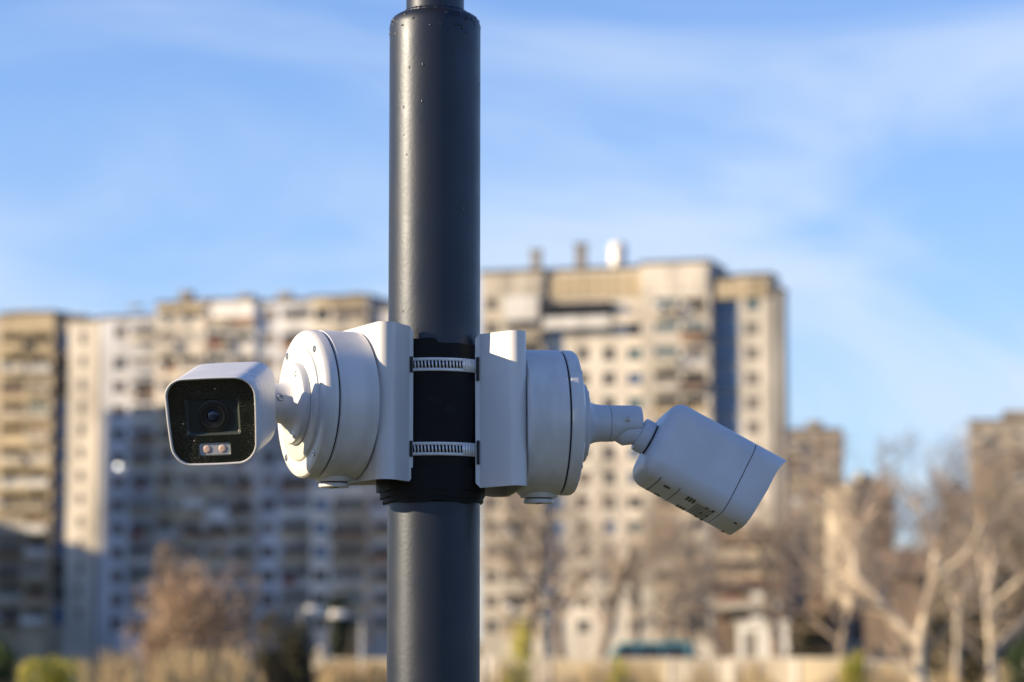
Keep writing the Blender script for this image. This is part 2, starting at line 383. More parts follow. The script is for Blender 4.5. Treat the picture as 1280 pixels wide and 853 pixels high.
for px0, px1, y0, y1, yo, m in ((682, 802, 344, 374, .36, 'w_ochre'), (806, 888, 337, 366, -.54, 'w_cream'), (892, 964, 351, 374, -.06, 'w_ochre'), (604, 678, 348, 368, -.14, 'w_sand')):
    k = max(3, round((px1 - px0) / 12)); xa, xb = F.s(px0), F.s(px1)
    for i in range(k):
        xx0, xx1 = xa + (xb - xa) * i / k + .05, xa + (xb - xa) * (i + 1) / k - .05
        rect(tower, 'panel', m, xx0, xx1, yo, yo + .13 if yo != .36 else .497, F.z(px0, y1), F.z(px0, y0))
# top-storey balconies on the recessed part
xa, xb = F.s(682), F.s(766)
rect(tower, 'balcony', 'w_white', xa, xb, -.9, -.75, F.z(720, 411), F.z(720, 397)); rect(tower, 'balcony_floor', 'w_dark', xa, xb, -.75, .49, F.z(720, 411), F.z(720, 409))
rect(tower, 'balcony_soffit', 'w_dark', xa, xb, -.9, .49, F.z(720, 383), F.z(720, 379))
rect(tower, 'balcony_screen', 'p_dark', xa, xb, .30, .45, F.z(720, 397), F.z(720, 383))
rect(tower, 'enclosed_balcony', 'w_white', F.s(632), F.s(676), -1.0, -.2, F.z(650, 402), F.z(650, 371))
for px, w, ya, m in ((660, 1.0, 310, 'w_grey'), (717, 1.1, 302, 'w_grey')):
    c = MB(); xx = F.s(px); z0 = F.z(px, 340); z1 = F.z(px, ya)
    c.box(xx - w/2, xx + w/2, 3, 3 + w, z0, z1); c.box(xx - w*.65, xx + w*.65, 2.8, 3.2 + w, z1 + .001, z1 + .25)
    link('chimney', c.mesh('chimney', M[m]), tower)
c = MB(); xx = F.s(763); z0, z1 = F.z(763, 337), F.z(763, 296)
c.lathe([(.95, 0), (.98, .1), (.98, (z1 - z0) * .86), (.75, (z1 - z0) * .95), (.25, z1 - z0)], (xx, 4, z0), (0, 0, 1), 24)
link('water_tank', c.mesh('water_tank', M['lamp_white'], 40), tower)

# --- left blocks
G = Facade(122, 352, 18)
blockB = empty('apartment_block', G.p0, -G.r, 'long beige apartment block with shaded lower floors behind the left camera', 'building')
rowsC = storeys(387, 29.6, 14, 19); rowsB = storeys(447, 29.6, 12, 19)
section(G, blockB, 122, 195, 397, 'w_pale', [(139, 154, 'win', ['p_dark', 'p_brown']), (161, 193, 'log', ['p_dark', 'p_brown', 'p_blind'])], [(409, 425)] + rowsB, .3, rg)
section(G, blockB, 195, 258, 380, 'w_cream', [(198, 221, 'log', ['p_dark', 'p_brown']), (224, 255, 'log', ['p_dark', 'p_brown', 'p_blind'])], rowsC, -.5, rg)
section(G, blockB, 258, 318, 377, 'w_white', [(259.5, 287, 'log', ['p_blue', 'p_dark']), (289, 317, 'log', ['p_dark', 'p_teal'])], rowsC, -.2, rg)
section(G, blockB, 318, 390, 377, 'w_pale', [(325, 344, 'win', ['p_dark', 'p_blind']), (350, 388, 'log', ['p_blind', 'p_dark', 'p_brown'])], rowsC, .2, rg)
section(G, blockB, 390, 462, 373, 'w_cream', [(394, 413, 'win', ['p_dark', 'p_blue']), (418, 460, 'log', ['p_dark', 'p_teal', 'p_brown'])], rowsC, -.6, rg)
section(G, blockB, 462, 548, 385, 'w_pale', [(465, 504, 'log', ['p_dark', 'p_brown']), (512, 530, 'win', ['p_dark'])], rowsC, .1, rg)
for px0, px1, y0, y1, yo, m in ((262, 316, 379, 400, -.36, 'w_white'), (394, 458, 377, 386, -.76, 'w_ochre'), (200, 255, 384, 392, -.66, 'w_ochre')):
    k = max(3, round((px1 - px0) / 12)); xa, xb = G.s(px0), G.s(px1)
    for i in range(k):
        rect(blockB, 'panel', m, xa + (xb - xa)*i/k + .06, xa + (xb - xa)*(i+1)/k - .06, yo, yo + .155, G.z(px0, y1), G.z(px0, y0))
for px, dz in ((150, -.9), (182, -.6), (215, 1.2), (243, .3), (290, .8), (340, 1.0), (372, .4), (430, .9), (450, .5)):
    c = MB(); z0 = G.z(px, 378); c.box(G.s(px) - .8, G.s(px) + .8, 3, 4.4, z0, z0 + dz + .6); link('vent_shaft', c.mesh('vent_shaft', M['w_grey']), blockB)

A = Facade(122, 354, 18)
blockA = empty('apartment_block', A.p0, -A.r, 'beige apartment block at the left edge with narrow blue stair glazing', 'building')
rowsA = storeys(417, 28.6, 13, 18)
section(A, blockA, -60, -4, 400, 'w_sand', [(-52, -20, 'log', ['p_dark'])], rowsA, .4, rg)
section(A, blockA, -4, 64, 393, 'w_ochre', [(-1, 30, 'log', ['p_dark', 'p_blind', 'p_brown']), (32, 61, 'log', ['p_dark', 'p_blind', 'p_teal'])], rowsA, 0, rg)
section(A, blockA, 64, 85, 397, 'w_tan', [(65.5, 83.5, 'glz', ['p_blue', 'p_blue', 'p_dark'])], [(a - 3, a + 22) for a, _ in rowsA], .8, rg)
section(A, blockA, 85, 122, 402, 'w_cream', [(99, 107, 'win', ['p_blind'])], rowsA, -.4, rg)
for px, y0 in ((14, 386), (52, 388), (76, 391)):
    c = MB(); z0 = A.z(px, 396); c.box(A.s(px) - 1.6, A.s(px) + 1.6, 2, 4.5, z0, A.z(px, y0)); link('roof_hut', c.mesh('roof_hut', M['w_tan']), blockA)

# added glowing globe, stands in for a bright spot of unknown source
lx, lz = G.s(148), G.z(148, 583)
spotm = bpy.data.materials.new('glowing_spot'); spotm.use_nodes = True
lb = spotm.node_tree.nodes['Principled BSDF']; lb.inputs['Emission Color'].default_value = (1, .93, .78, 1); lb.inputs['Emission Strength'].default_value = 3.5; lb.inputs['Base Color'].default_value = (.8, .8, .8, 1)
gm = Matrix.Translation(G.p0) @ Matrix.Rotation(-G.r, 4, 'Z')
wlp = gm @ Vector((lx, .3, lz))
wall_lamp = empty('wall_lamp', wlp, -G.r, 'small glowing globe added for an unexplained bright spot on the shaded facade left of the left camera', 'lamp')
c = MB(); c.box(-.06, .06, -.5, -.0, .22, .3); c.lathe([(.10, .12), (.2, .16), (.2, .22)], (0, -.5, 0), (0, 0, 1), 16); link('spot_bracket', c.mesh('spot_bracket', M['galv'], 40), wall_lamp)
c = MB(); c.lathe([(.05, -.22), (.16, -.15), (.2, 0), (.16, .11)], (0, -.5, 0), (0, 0, 1), 16); link('glowing_globe', c.mesh('glowing_globe', spotm, 60), wall_lamp)

# --- far right buildings
def far_block(px0, px1, ytop, Y, rot, wm, label, ncol, pitch, panes, base=0.0, roofm='roof'):
    f = Facade(px0, Y, rot); b = empty('apartment_block', f.p0, -f.r, label, 'building')
    w = (px1 - px0) / ncol
    cols = [(px0 + w*i + w*.28, px0 + w*(i+1) - w*.24, 'win' if i % 2 else 'log', panes) for i in range(ncol)]
    section(f, b, px0, px1, ytop, wm, cols, storeys(ytop + 12, pitch, 14, pitch * .55), 0, rg, depth=14)
    c = MB(); z0 = f.z(px0, ytop - 1); c.box(f.s(px0 + (px1-px0)*.35), f.s(px0 + (px1-px0)*.65), 3, 6, z0, z0 + 1.6); link('roof_hut', c.mesh('roof_hut', M['w_tan']), b)
    return b
far_block(984, 1052, 538, 470, 8, 'w_tan', 'brown block just right of the tall beige tower', 4, 22, ['p_dark', 'p_brown', 'p_blind'])
far_block(1066, 1116, 605, 405, -10, 'w_tan', 'small cream block between bare trees at the right', 3, 20, ['p_blind', 'p_dark'])
far_block(1213, 1330, 527, 395, 10, 'w_tan', 'brown apartment block cut by the right edge', 5, 24, ['p_dark', 'p_brown', 'p_blind'])

# --- neighbouring tower outside the picture that shades the left blocks
t0 = 72.0
Lh = Vector((math.sin(SUN_A), math.cos(SUN_A), 0)); Q = Vector((-Lh.y, Lh.x, 0))
def fpt(f, px, py, yo=0): return Matrix.Translation(f.p0) @ Matrix.Rotation(-f.r, 4, 'Z') @ Vector((f.s(px), yo, f.z(px, py)))
pB0, pB1, pA0 = fpt(G, 123, 511), fpt(G, 560, 511), fpt(A, -60, 690)
org = pB0 - Lh * t0
qa, qb, qc = 0.0, (pB1 - pB0).dot(Q), (pA0 - pB0).dot(Q)
neigh = empty('apartment_tower', (org.x, org.y, 0), 0, 'neighbouring tower outside the picture left of the beige blocks', 'building')
def slab(name, q0, q1, d, h, m, parent, sk=0.0):
    w = MB()
    p = [Q*q0 + Lh*sk, Q*q1, Q*q1 - Lh*d, Q*q0 + Lh*(sk - d)]
    w.rings([[tuple(v + Vector((0, 0, z))) for v in p] for z in (0, h)])
    return link(name, w.mesh(name, M[m]), parent)
ztop = pB0.z + t0 * math.tan(SUN_E)
slab('wall', qb, qa, 16, ztop, 'w_sand', neigh, sk=34.0)
slab('low_wing', qa + .01, qa + abs(qc - qa) + 22, 16, pA0.z + t0 * math.tan(SUN_E), 'w_tan', neigh)

# ------------------------------------------------------------------ trees, bushes and reeds
def vrand(r): return Vector((r.uniform(-1, 1), r.uniform(-1, 1), r.uniform(-1, 1)))
def grow(wood, twigs, p, d, L, r, lvl, mx, rn, spread=.75, up=.12, counts=(6, 6, 5, 5, 4)):
    k = 4 if lvl < 2 else 3 if lvl < mx else 2
    pts, rad = [p.copy()], [r]; d = d.normalized()
    for i in range(k):
        d = (d + vrand(rn) * .17 + Vector((0, 0, up * (.4 if lvl else .1)))).normalized()
        p = p + d * (L / k); pts.append(p.copy()); rad.append(max(r * (1 - .62 * (i + 1) / k), .006))
    (wood if lvl < 2 else twigs).tube(pts, rad, 7 if lvl < 2 else 3, False)
    if lvl >= mx: return
    for c in range(counts[lvl]):
        t = (.32 if lvl == 0 else .2) + (.8 - .1 * (lvl == 0)) * (c + rn.random() * .7) / counts[lvl]; t = min(t, .98)
        i = min(int(t * k), k - 1); f = t * k - i
        q = pts[i].lerp(pts[i+1], f); dd = (pts[i+1] - pts[i]).normalized()
        side = vrand(rn); side = (side - dd * side.dot(dd)).normalized()
        nd = dd * (1 - spread * .55) + side * spread + Vector((0, 0, up))
        grow(wood, twigs, q, nd, L * rn.uniform(.48, .72) * (1 - .35 * t), max((rad[i] * (1-f) + rad[i+1] * f) * .62, .006), lvl + 1, mx, rn, spread, up, counts)

_bare = {}
def bare_tree(px, Y, htop, seed, label, group, wm='bark', tm='twig', lean=(0, 0), scale=1.0, thick=1.0):
    base = at(px, 790, Y); base.z = max(0, hill_z(base.x, base.y)) if Y > 300 else 0; H = at(px, htop, Y).z - base.z
    key = (seed, wm, tm, thick)
    if key not in _bare:
        rn = random.Random(seed); w, t = MB(), MB()
        grow(w, t, Vector((0, 0, 0)), Vector((lean[0], lean[1], 1)), 6.5, .2 * thick, 0, 4, rn)
        zmax = max(v[2] for v in t.v)
        _bare[key] = (w.mesh('trunk', M[wm], 60), t.mesh('crown', M[tm]), zmax)
    w, t, zmax = _bare[key]
    o = empty('bare_tree', base, seed * 1.3 + px, label, 'tree', group); o.scale = (H / zmax * scale,) * 2 + (H / zmax,)
    link('trunk', w, o); link('crown', t, o); return o

G1 = 'bare trees in front of the beige tower'
bare_tree(655, 170, 560, 1, 'bare tree directly right of the pole before the tower', G1, scale=1.2)
bare_tree(738, 150, 590, 2, 'bare tree under the right junction box before the tower', G1, scale=1.35)
bare_tree(705, 205, 600, 6, 'smaller bare tree behind the yellow green shrub beside the pole', G1, scale=1.4)
bare_tree(830, 190, 610, 3, 'bare tree below the back of the right camera', G1, scale=1.3)
bare_tree(905, 165, 640, 4, 'bare tree below the front of the right camera', G1, scale=1.2)
bare_tree(975, 150, 575, 5, 'bare tree at the right corner of the tall tower', G1, scale=1.3)
bare_tree(790, 175, 600, 7, 'bare tree before the tower between the teal van and the junction box', G1, scale=1.3)
bare_tree(870, 210, 585, 8, 'tall bare tree behind the right camera before the tower', G1, scale=1.2)
G2 = 'bare trees on the right hillside'
bare_tree(1010, 240, 600, 2, 'bare tree in front of the brown block beside the tower', G2, scale=1.2, tm='twig_dark')
bare_tree(1090, 300, 530, 5, 'tall bare tree against the sky behind the small cream block', G2, tm='twig_dark', scale=1.1)
bare_tree(1140, 270, 525, 1, 'tallest bare tree against the sky right of the cream block', G2, tm='twig_dark', scale=1.2)
bare_tree(1195, 240, 540, 3, 'bare tree left of the brown block at the right edge', G2, tm='twig_dark', scale=1.2)
bare_tree(1262, 200, 560, 4, 'bare tree before the brown block at the right edge', G2, tm='twig_dark', scale=1.2)

bare_tree(1050, 120, 610, 7, 'bare twiggy tree left of the yellow green shrub at right', G2, tm='twig_dark', scale=1.2)
bare_tree(1225, 130, 600, 6, 'bare twiggy tree behind the pale tree near the right edge', G2, tm='twig_dark', scale=1.3)

# pale-barked trees at the right, limb by limb
def pale_tree(Y, limbs, label, seed):
    rn = random.Random(seed); b0 = at(*limbs[0][0][0], Y); base = Vector((b0.x, Y, 0))
    o = empty('pale_bark_tree', base, 0, label, 'tree', 'pale barked bare trees at the right')
    tw = MB(); dmy = MB(); first = True
    for pts, w0, w1, dep in limbs:
        k = len(pts); P = []
        for i, (x, y) in enumerate(pts):
            P.append(at(x, y, Y + dep * i / max(1, k - 1) + dep * .3))
        if first: P.insert(0, Vector((P[0].x + .05, P[0].y, -.1)))
        n_ = len(P); rad = [.84*(w0 + (w1 - w0) * i / (n_ - 1)) * Y / FPX / 2 for i in range(n_)]
        # smooth the limb
        Q_, R_ = [], []
        for i in range(n_ - 1):
            pm, pp = P[max(i-1, 0)], P[min(i+2, n_-1)]
            for s_ in range(4):
                t = s_ / 4
                Q_.append(.5 * ((2*P[i]) + (P[i+1]-pm)*t + (2*pm - 5*P[i] + 4*P[i+1] - pp)*t*t + (-pm + 3*P[i] - 3*P[i+1] + pp)*t**3) + vrand(rn) * .02); R_.append(rad[i] + (rad[i+1]-rad[i])*t)
        Q_.append(P[-1]); R_.append(rad[-1])
        m = MB(); m.tube(Q_, R_, 9); m.build('trunk' if first else 'limb', M['bark_white'], o, smooth=60)
        for i in range(4 if first else 2, len(Q_), 2):
            dd = (Q_[i] - Q_[i-1]).normalized()
            side = vrand(rn); side = (side - dd*side.dot(dd)).normalized()
            grow(dmy, tw, Q_[i], dd*.5 + side*.7 + Vector((0, 0, .25)), rn.uniform(.9, 1.9), R_[i]*.32 + .008, 2, 4, rn, counts=(5, 5, 5, 4, 3))
        dd = Q_[-1] - Q_[-2]
        for _ in range(3): grow(dmy, tw, Q_[-1], dd.normalized() + vrand(rn)*.5, rn.uniform(1.2, 2.2), R_[-1]*.7, 2, 4, rn, counts=(5, 5, 5, 5, 3))
        first = False
    tw.build('crown', M['twig'], o)
    return o
pale_tree(62, [([(1150, 852), (1152, 800), (1161, 760), (1170, 710), (1172, 690)], 20, 15, 0),
               ([(1150, 806), (1122, 778), (1095, 748), (1072, 720), (1068, 695), (1073, 660)], 17, 11, 1.6),
               ([(1170, 722), (1195, 705), (1216, 680), (1228, 650)], 11, 6, -1.2),
               ([(1110, 762), (1085, 755), (1060, 742), (1045, 720)], 9, 4, -1.5)], 'forked pale barked tree in the foreground with long left limb', 21)
pale_tree(78, [([(1241, 850), (1240, 812), (1237, 770), (1236, 740), (1244, 700)], 15, 11, 0),
               ([(1240, 815), (1258, 795), (1280, 775), (1300, 755)], 10, 7, 1.5),
               ([(1237, 760), (1256, 742), (1276, 725)], 9, 6, -1),
               ([(1237, 745), (1226, 700), (1232, 660)], 8, 4, 1)], 'pale barked tree standing near the right edge', 22)
pale_tree(95, [([(1196, 850), (1197, 800), (1198, 765), (1206, 740), (1218, 722)], 10, 7, 0),
               ([(1198, 770), (1188, 740), (1190, 710)], 6, 4, 1)], 'thin pale barked tree between the two larger pale trees', 23)
def leaf_cloud(rn, rx, ry, rz, n, size, lumps=9, flat=.0):
    m = MB(); L = [(vrand(rn).normalized() * rn.uniform(.25, .72), rn.uniform(.3, .52)) for _ in range(lumps)]
    for i in range(n):
        c, r = rn.choice(L); d = vrand(rn)
        while d.length > 1: d = vrand(rn)
        q = c + d.normalized() * r * (d.length ** .45)
        p = Vector((q.x * rx, q.y * ry, q.z * rz))
        u = vrand(rn).normalized(); v = u.cross(vrand(rn)).normalized(); s = size * rn.uniform(.5, 1.3)
        m.quad(p - u*s, p - v*s*.55, p + u*s, p + v*s*.55)
    return m
def shrub(name, px, Y, ytop, wpx, lm, seed, label, cat='shrub', n=5000, size=.09, group=None, lumps=10, bark='bark'):
    rn = random.Random(seed); base = at(px, 790, Y); base.z = 0
    top = at(px, ytop, Y).z; w = wpx * Y / FPX / 2
    o = empty(name, base, 0, label, cat, group)
    m = leaf_cloud(rn, w * 1.05, w * .95, top * .56, n, size, lumps)
    m.v = [(x, y, max(z + top * .52, .03)) for x, y, z in m.v]
    m.build('foliage' if cat == 'shrub' else 'crown', M[lm], o, world=False)
    t, tw = MB(), MB()
    for i in range(5):
        a = i * 1.26; grow(t, t, Vector((.12*math.cos(a), .12*math.sin(a), -.02)), Vector((math.cos(a)*.45, math.sin(a)*.45, 1)), top * .55, .05, 1, 3, rn)
    t.build('stem' if cat == 'shrub' else 'trunk', M[bark], o, world=False)
    return o
GS = 'shrubs and small trees along the wall'
shrub('oak_tree', 258, 88, 688, 180, 'dry_leaf', 31, 'small oak holding rust brown dry leaves below the left camera', 'tree', 7500, .08, lumps=24, bark='twig')
shrub('oak_tree', 205, 104, 706, 70, 'dry_leaf', 34, 'narrow oak with rust brown leaves left of the larger oak', 'tree', 4000, .085, lumps=9)
shrub('olive_bush', 358, 82, 748, 80, 'olive_leaf', 32, 'dark olive bush between the rusty oak and the cream gate pillar', 'shrub', 7000, .07)
shrub('evergreen_bush', 425, 175, 738, 52, 'dark_leaf', 33, 'dark evergreen behind the street lamp left of the pole', 'tree', 5000, .12)
shrub('round_bush', 62, 70, 818, 90, 'yellow_leaf', 35, 'round yellow green bush at the lower left', 'shrub', 6000, .05)
shrub('green_bush', 2, 66, 800, 40, 'green_leaf', 36, 'green bush cut by the left edge', 'shrub', 4000, .06)
shrub('yellow_shrub', 648, 80, 768, 50, 'yellow_leaf', 37, 'tall yellow green shrub directly right of the pole', 'shrub', 1700, .06, lumps=14)
shrub('yellow_shrub', 770, 92, 806, 34, 'yellow_leaf', 42, 'low thin yellow green shrub under the right junction box', 'shrub', 700, .06, lumps=8)
shrub('yellow_shrub', 1069, 85, 800, 40, 'yellow_leaf', 38, 'upright yellow green shrub left of the forked pale tree', 'shrub', 3200, .055)
shrub('green_bush', 1275, 80, 800, 46, 'green_leaf', 39, 'green bush cut by the lower right corner', 'shrub', 3500, .06)
shrub('evergreen_bush', 1205, 112, 735, 120, 'olive_leaf', 40, 'dark olive evergreen mass behind the pale trees', 'tree', 7000, .16, lumps=14)
shrub('evergreen_bush', 1015, 125, 752, 70, 'olive_leaf', 41, 'dark olive bush right of the low brown house', 'tree', 5000, .14)
shrub('evergreen_bush', 1265, 215, 660, 90, 'olive_leaf', 43, 'tall olive evergreen at the right edge behind pale trees', 'tree', 6000, .18, lumps=14)

rn = random.Random(50); m = MB()
for i in range(7000):
    Y = rn.uniform(62, 78); px = rn.triangular(105, 330, 210); b = at(px, 790, Y); h = rn.uniform(1.1, 2.3) * (.72 + .28*math.sin(px*.13 + 1.7*math.sin(px*.05)))
    a = rn.uniform(0, 6.28); dx, dy = math.cos(a) * .012, math.sin(a) * .012; l = Vector((rn.uniform(-.35, .35), rn.uniform(-.35, .35), 0))
    m.quad((b.x - dx, Y - dy, 0), (b.x + dx, Y + dy, 0), (b.x + dx*1.4 + l.x, Y + dy*1.4 + l.y, h), (b.x - dx*1.4 + l.x, Y - dy*1.4 + l.y, h))
tag(m.build('dry_reeds', M['straw']), 'dry straw coloured reeds at the lower left', 'reeds', kind='stuff')

rn = random.Random(52); m = MB()
for i in range(9000):
    Y = rn.uniform(92, 108); px = rn.choice([rn.uniform(600, 1290), rn.uniform(395, 490)]); b = at(px, 790, Y); h = rn.uniform(.5, 1.75) * (.7 + .3*math.sin(px*.06 + 2*math.sin(px*.021)))
    a = rn.uniform(0, 6.28); dx, dy = math.cos(a) * .014, math.sin(a) * .014; l = Vector((rn.uniform(-.3, .3), rn.uniform(-.3, .3), 0))
    m.quad((b.x - dx, Y - dy, 0), (b.x + dx, Y + dy, 0), (b.x + dx*1.4 + l.x, Y + dy*1.4 + l.y, h), (b.x - dx*1.4 + l.x, Y - dy*1.4 + l.y, h))
tag(m.build('dry_brush', M['straw']), 'dry straw coloured brush in front of the low walls', 'brush', kind='stuff')

# hillside scrub reads as one mass
rn = random.Random(51); m = MB()
for i in range(9000):
    x, y = rn.uniform(20, 190), rn.uniform(355, 450); z = hill_z(x, y)
    if z < 2: continue
    p = Vector((x, y, z)); d = Vector((rn.uniform(-.5, .5), rn.uniform(-.5, .5), 1)).normalized()
    L = rn.uniform(1.2, 4.2); s = Vector((rn.uniform(.1, .3), 0, 0))
    m.add([p - s*.4, p + s*.4, p + d*L + s*.6 + vrand(rn)*.5, p + d*L*.9 - s*.6 + vrand(rn)*.5], [(0, 1, 2, 3)])
tag(m.build('hillside_scrub', M['twig_dark']), 'bare brown scrub covering the right hillside', 'scrub', kind='stuff')

# ------------------------------------------------------------------ low house, kiosk, wall, cars, lamps
F2 = Facade(893, 215, 20)
low = empty('low_house', F2.p0, -F2.r, 'low brown house with dark balconies beside the foot of the tower', 'house')
rowsL = [(676, 692), (706, 722), (737, 752), (766, 783)]
section(F2, low, 893, 978, 664, 'w_brown', [(898, 930, 'log', ['p_dark', 'p_brown']), (938, 970, 'log', ['p_blind', 'p_dark'])], rowsL, 0, rg, depth=7)
for ya, yb, m in ((693, 702, 'w_tan'), (724, 733, 'w_maroon'), (752, 762, 'w_grey')):
    rect(low, 'storey_band', m, F2.s(893), F2.s(978), -.95, -.83, F2.z(930, yb), F2.z(930, ya))
F3 = Facade(920, 160, 25)
kio = empty('white_kiosk', F3.p0, -F3.r, 'small white kiosk in front of the low brown house', 'kiosk')
zt = F3.z(950, 779); xa, xb = F3.s(920), F3.s(983)
wall_with_openings(kio, xa, xb, 0, 0, zt, [(xa + .4, xa + 1.2, .9, zt - .5, .15), (xb - 1.1, xb - .3, .02, zt - .45, .15)], 'w_white', 2.4)
rect(kio, 'roof', 'w_white', xa - .15, xb + .15, -.2, 2.6, zt + .004, zt + .12)
window(kio, xa + .8, .08, .91, .78, zt - 1.43, 'p_blind'); window(kio, xb - .7, .08, .03, .78, zt - .5, 'p_blind', 'door')
F4 = Facade(1075, 250, 22)
hut = empty('brown_roof_house', F4.p0, -F4.r, 'small house with brown roof behind the forked pale tree', 'house')
xa, xb, zt, zr = F4.s(1078), F4.s(1150), F4.z(1110, 722), F4.z(1110, 700)
wall_with_openings(hut, xa, xb, 0, 0, zt, [(xa + 1, xa + 2, 1, 2.2, .2), (xb - 2.2, xb - 1, 1, 2.2, .2)], 'w_brown', 6)
window(hut, xa + 1.5, .1, 1.01, .98, 1.18, 'p_dark'); window(hut, xb - 1.6, .1, 1.01, 1.18, 1.18, 'p_dark')
r_ = MB(); r_.add([(xa-.4, -.5, zt), (xb+.4, -.5, zt), (xb+.4, 6.5, zt), (xa-.4, 6.5, zt), (xa-.2, 3, zr+1), (xb+.2, 3, zr+1)], [(0,1,5,4), (1,2,5), (2,3,4,5), (3,0,4), (3,2,1,0)])
link('roof', r_.mesh('roof', M['w_brown']), hut)

def garden_wall(px0, px1, Y, ytop, label, step=3.0, pillar=None):
    a, b = at(px0, 800, Y).x, at(px1, 800, Y).x; c_, h_ = (a + b)/2, (b - a)/2/math.cos(R(27)); a, b = c_ - h_, c_ + h_; zt = at((px0 + px1) / 2, ytop, Y).z
    o = empty('garden_wall', ((a + b) / 2, Y, 0), 0, label, 'wall'); k = max(1, round((b - a) / step)); rr = random.Random(int(px0))
    for i in range(k):
        x0, x1 = a + (b - a) * i / k, a + (b - a) * (i + 1) / k; j = rr.uniform(-.05, .05)
        w = MB(); w.box(x0 + .13, x1 - .13, Y - .06, Y + .06, 0, zt - .1 + j); w.build('panel', M[rr.choice(['w_sand', 'w_tan', 'w_ochre'])], o, bevel=.02)
        w = MB(); w.box(x0 + .13, x1 - .13, Y - .10, Y + .10, zt - .097 + j, zt + j); w.build('coping', M['w_sand'], o)
        w = MB(); w.box(x0 - .12, x0 + .12, Y - .13, Y + .13, 0, zt + .03); w.build('post', M['w_cream'], o)
    w = MB(); w.box(b - .12, b + .12, Y - .13, Y + .13, 0, zt + .03); w.build('post', M['w_cream'], o)
    o.rotation_euler = (0, 0, R(-27))
    return o
garden_wall(612, 1062, 118, 823, 'long low cream wall at the bottom right of the pole')
garden_wall(412, 600, 118, 823, 'low cream wall between the gate pillar and the pole')
garden_wall(1090, 1340, 135, 826, 'low cream wall behind the pale barked trees')
pb = at(402, 800, 117); gp = empty('gate_pillar', (pb.x, 117, 0), 0, 'cream gate pillar with rounded cap left of the pole', 'pillar')
zt = at(402, 817, 117).z
w = MB(); w.box(pb.x - .27, pb.x + .27, 116.73, 117.27, 0, zt); w.build('shaft', M['w_sand'], gp, bevel=.03)
w = MB(); w.lathe([(.36, 0), (.38, .06), (.33, .14), (.2, .26), (.04, .31)], (pb.x, 117, zt + .002), (0, 0, 1), 20); w.build('cap', M['w_sand'], gp, smooth=50); gp.rotation_euler = (0, 0, R(-27))

def car(px, Y, rz, paint, label):
    b = at(px, 800, Y); o = empty('parked_car', (b.x, Y, .006), rz, label, 'car', 'cars parked beyond the wall')
    prof = [(-2.05, .35), (-2.1, .7), (-1.95, .95), (-1.1, 1.02), (-.5, 1.42), (.75, 1.46), (1.55, 1.05), (2.0, .95), (2.1, .6), (2.05, .35)]
    w = MB(); w.rings([[(x, s * (.82 if z < 1.1 else .62), z) for x, z in prof] for s in (-1, 1)]); 
    link('body', w.mesh('body', M[paint]), o).modifiers.new('b', 'BEVEL').width = .05
    for s in (-1, 1):
        for x0, x1, x2, x3 in ((-.92, -.48, .1, .1), (.17, .17, .7, 1.3)):
            g_ = MB(); y1, y0 = s * .69, s * .815; g_.quad((x0, y0 + s*.012, 1.06), (x3, y0 + s*.012, 1.06), (x2, y1 - s*.045, 1.37), (x1, y1 - s*.045, 1.37))
            link('window', g_.mesh('window', M['car_glass']), o)
        for x in (-1.3, 1.3):
            t = MB(); t.lathe([(.2, -.1), (.32, -.1), (.33, -.06), (.33, .06), (.32, .1), (.2, .1)], (x, s * .76, .33), (0, 1, 0), 20); wh = link('wheel', t.mesh('wheel', M['tyre'], 40), o)
            t = MB(); t.lathe([(.2, -.105), (.2, .105)], (x, s * .76, .33), (0, 1, 0), 16); link('rim', t.mesh('rim', M['galv']), wh)
        h = MB(); h.box(-2.11, -2.02, s*.62 - .14, s*.62 + .14, .66, .8); link('headlight', h.mesh('headlight', M['lamp_white']), o)
    return o
def van(px, Y, label):
    b = at(px, 800, Y); o = empty('parked_van', (b.x, Y, .006), 0, label, 'van')
    prof = [(-2.6, .4), (-2.7, 1.0), (-2.1, 1.25), (-1.5, 2.15), (-1.2, 2.3), (2.5, 2.3), (2.65, 2.1), (2.65, .4)]
    w = MB(); w.rings([[(x, s * (.95 if z < 1.3 else .86), z) for x, z in prof] for s in (-1, 1)]); link('body', w.mesh('body', M['car_teal']), o).modifiers.new('b', 'BEVEL').width = .06
    for s in (-1, 1):
        for x0, x1, x2, x3 in ((-1.85, -1.42, -.5, -.5), (-.35, -.35, .9, .9), (1.05, 1.05, 2.3, 2.3)):
            g_ = MB(); g_.quad((x0, s*.965, 1.35), (x3, s*.965, 1.35), (x2, s*.885, 2.08), (x1, s*.885, 2.08)); link('window', g_.mesh('window', M['car_glass']), o)
        for x in (-1.7, 1.7):
            t = MB(); t.lathe([(.2, -.11), (.36, -.11), (.37, -.06), (.37, .06), (.36, .11), (.2, .11)], (x, s * .86, .37), (0, 1, 0), 20); wh = link('wheel', t.mesh('wheel', M['tyre'], 40), o)
            t = MB(); t.lathe([(.2, -.115), (.2, .115)], (x, s * .86, .37), (0, 1, 0), 16); link('rim', t.mesh('rim', M['galv']), wh)
        h = MB(); h.box(-2.72, -2.6, s*.7 - .15, s*.7 + .15, .85, 1.02); link('headlight', h.mesh('headlight', M['lamp_white']), o)
    return o
van(805, 163, 'teal van parked beyond the wall at the foot of the tower')
car(862, 165, 0, 'car_navy', 'dark navy car parked beyond the wall right of the teal van')
car(1110, 163, math.pi, 'car_navy', 'dark navy car seen under the left limb of the forked pale tree')
car(1185, 165, 0, 'car_navy', 'dark navy car parked behind the thin pale barked tree')

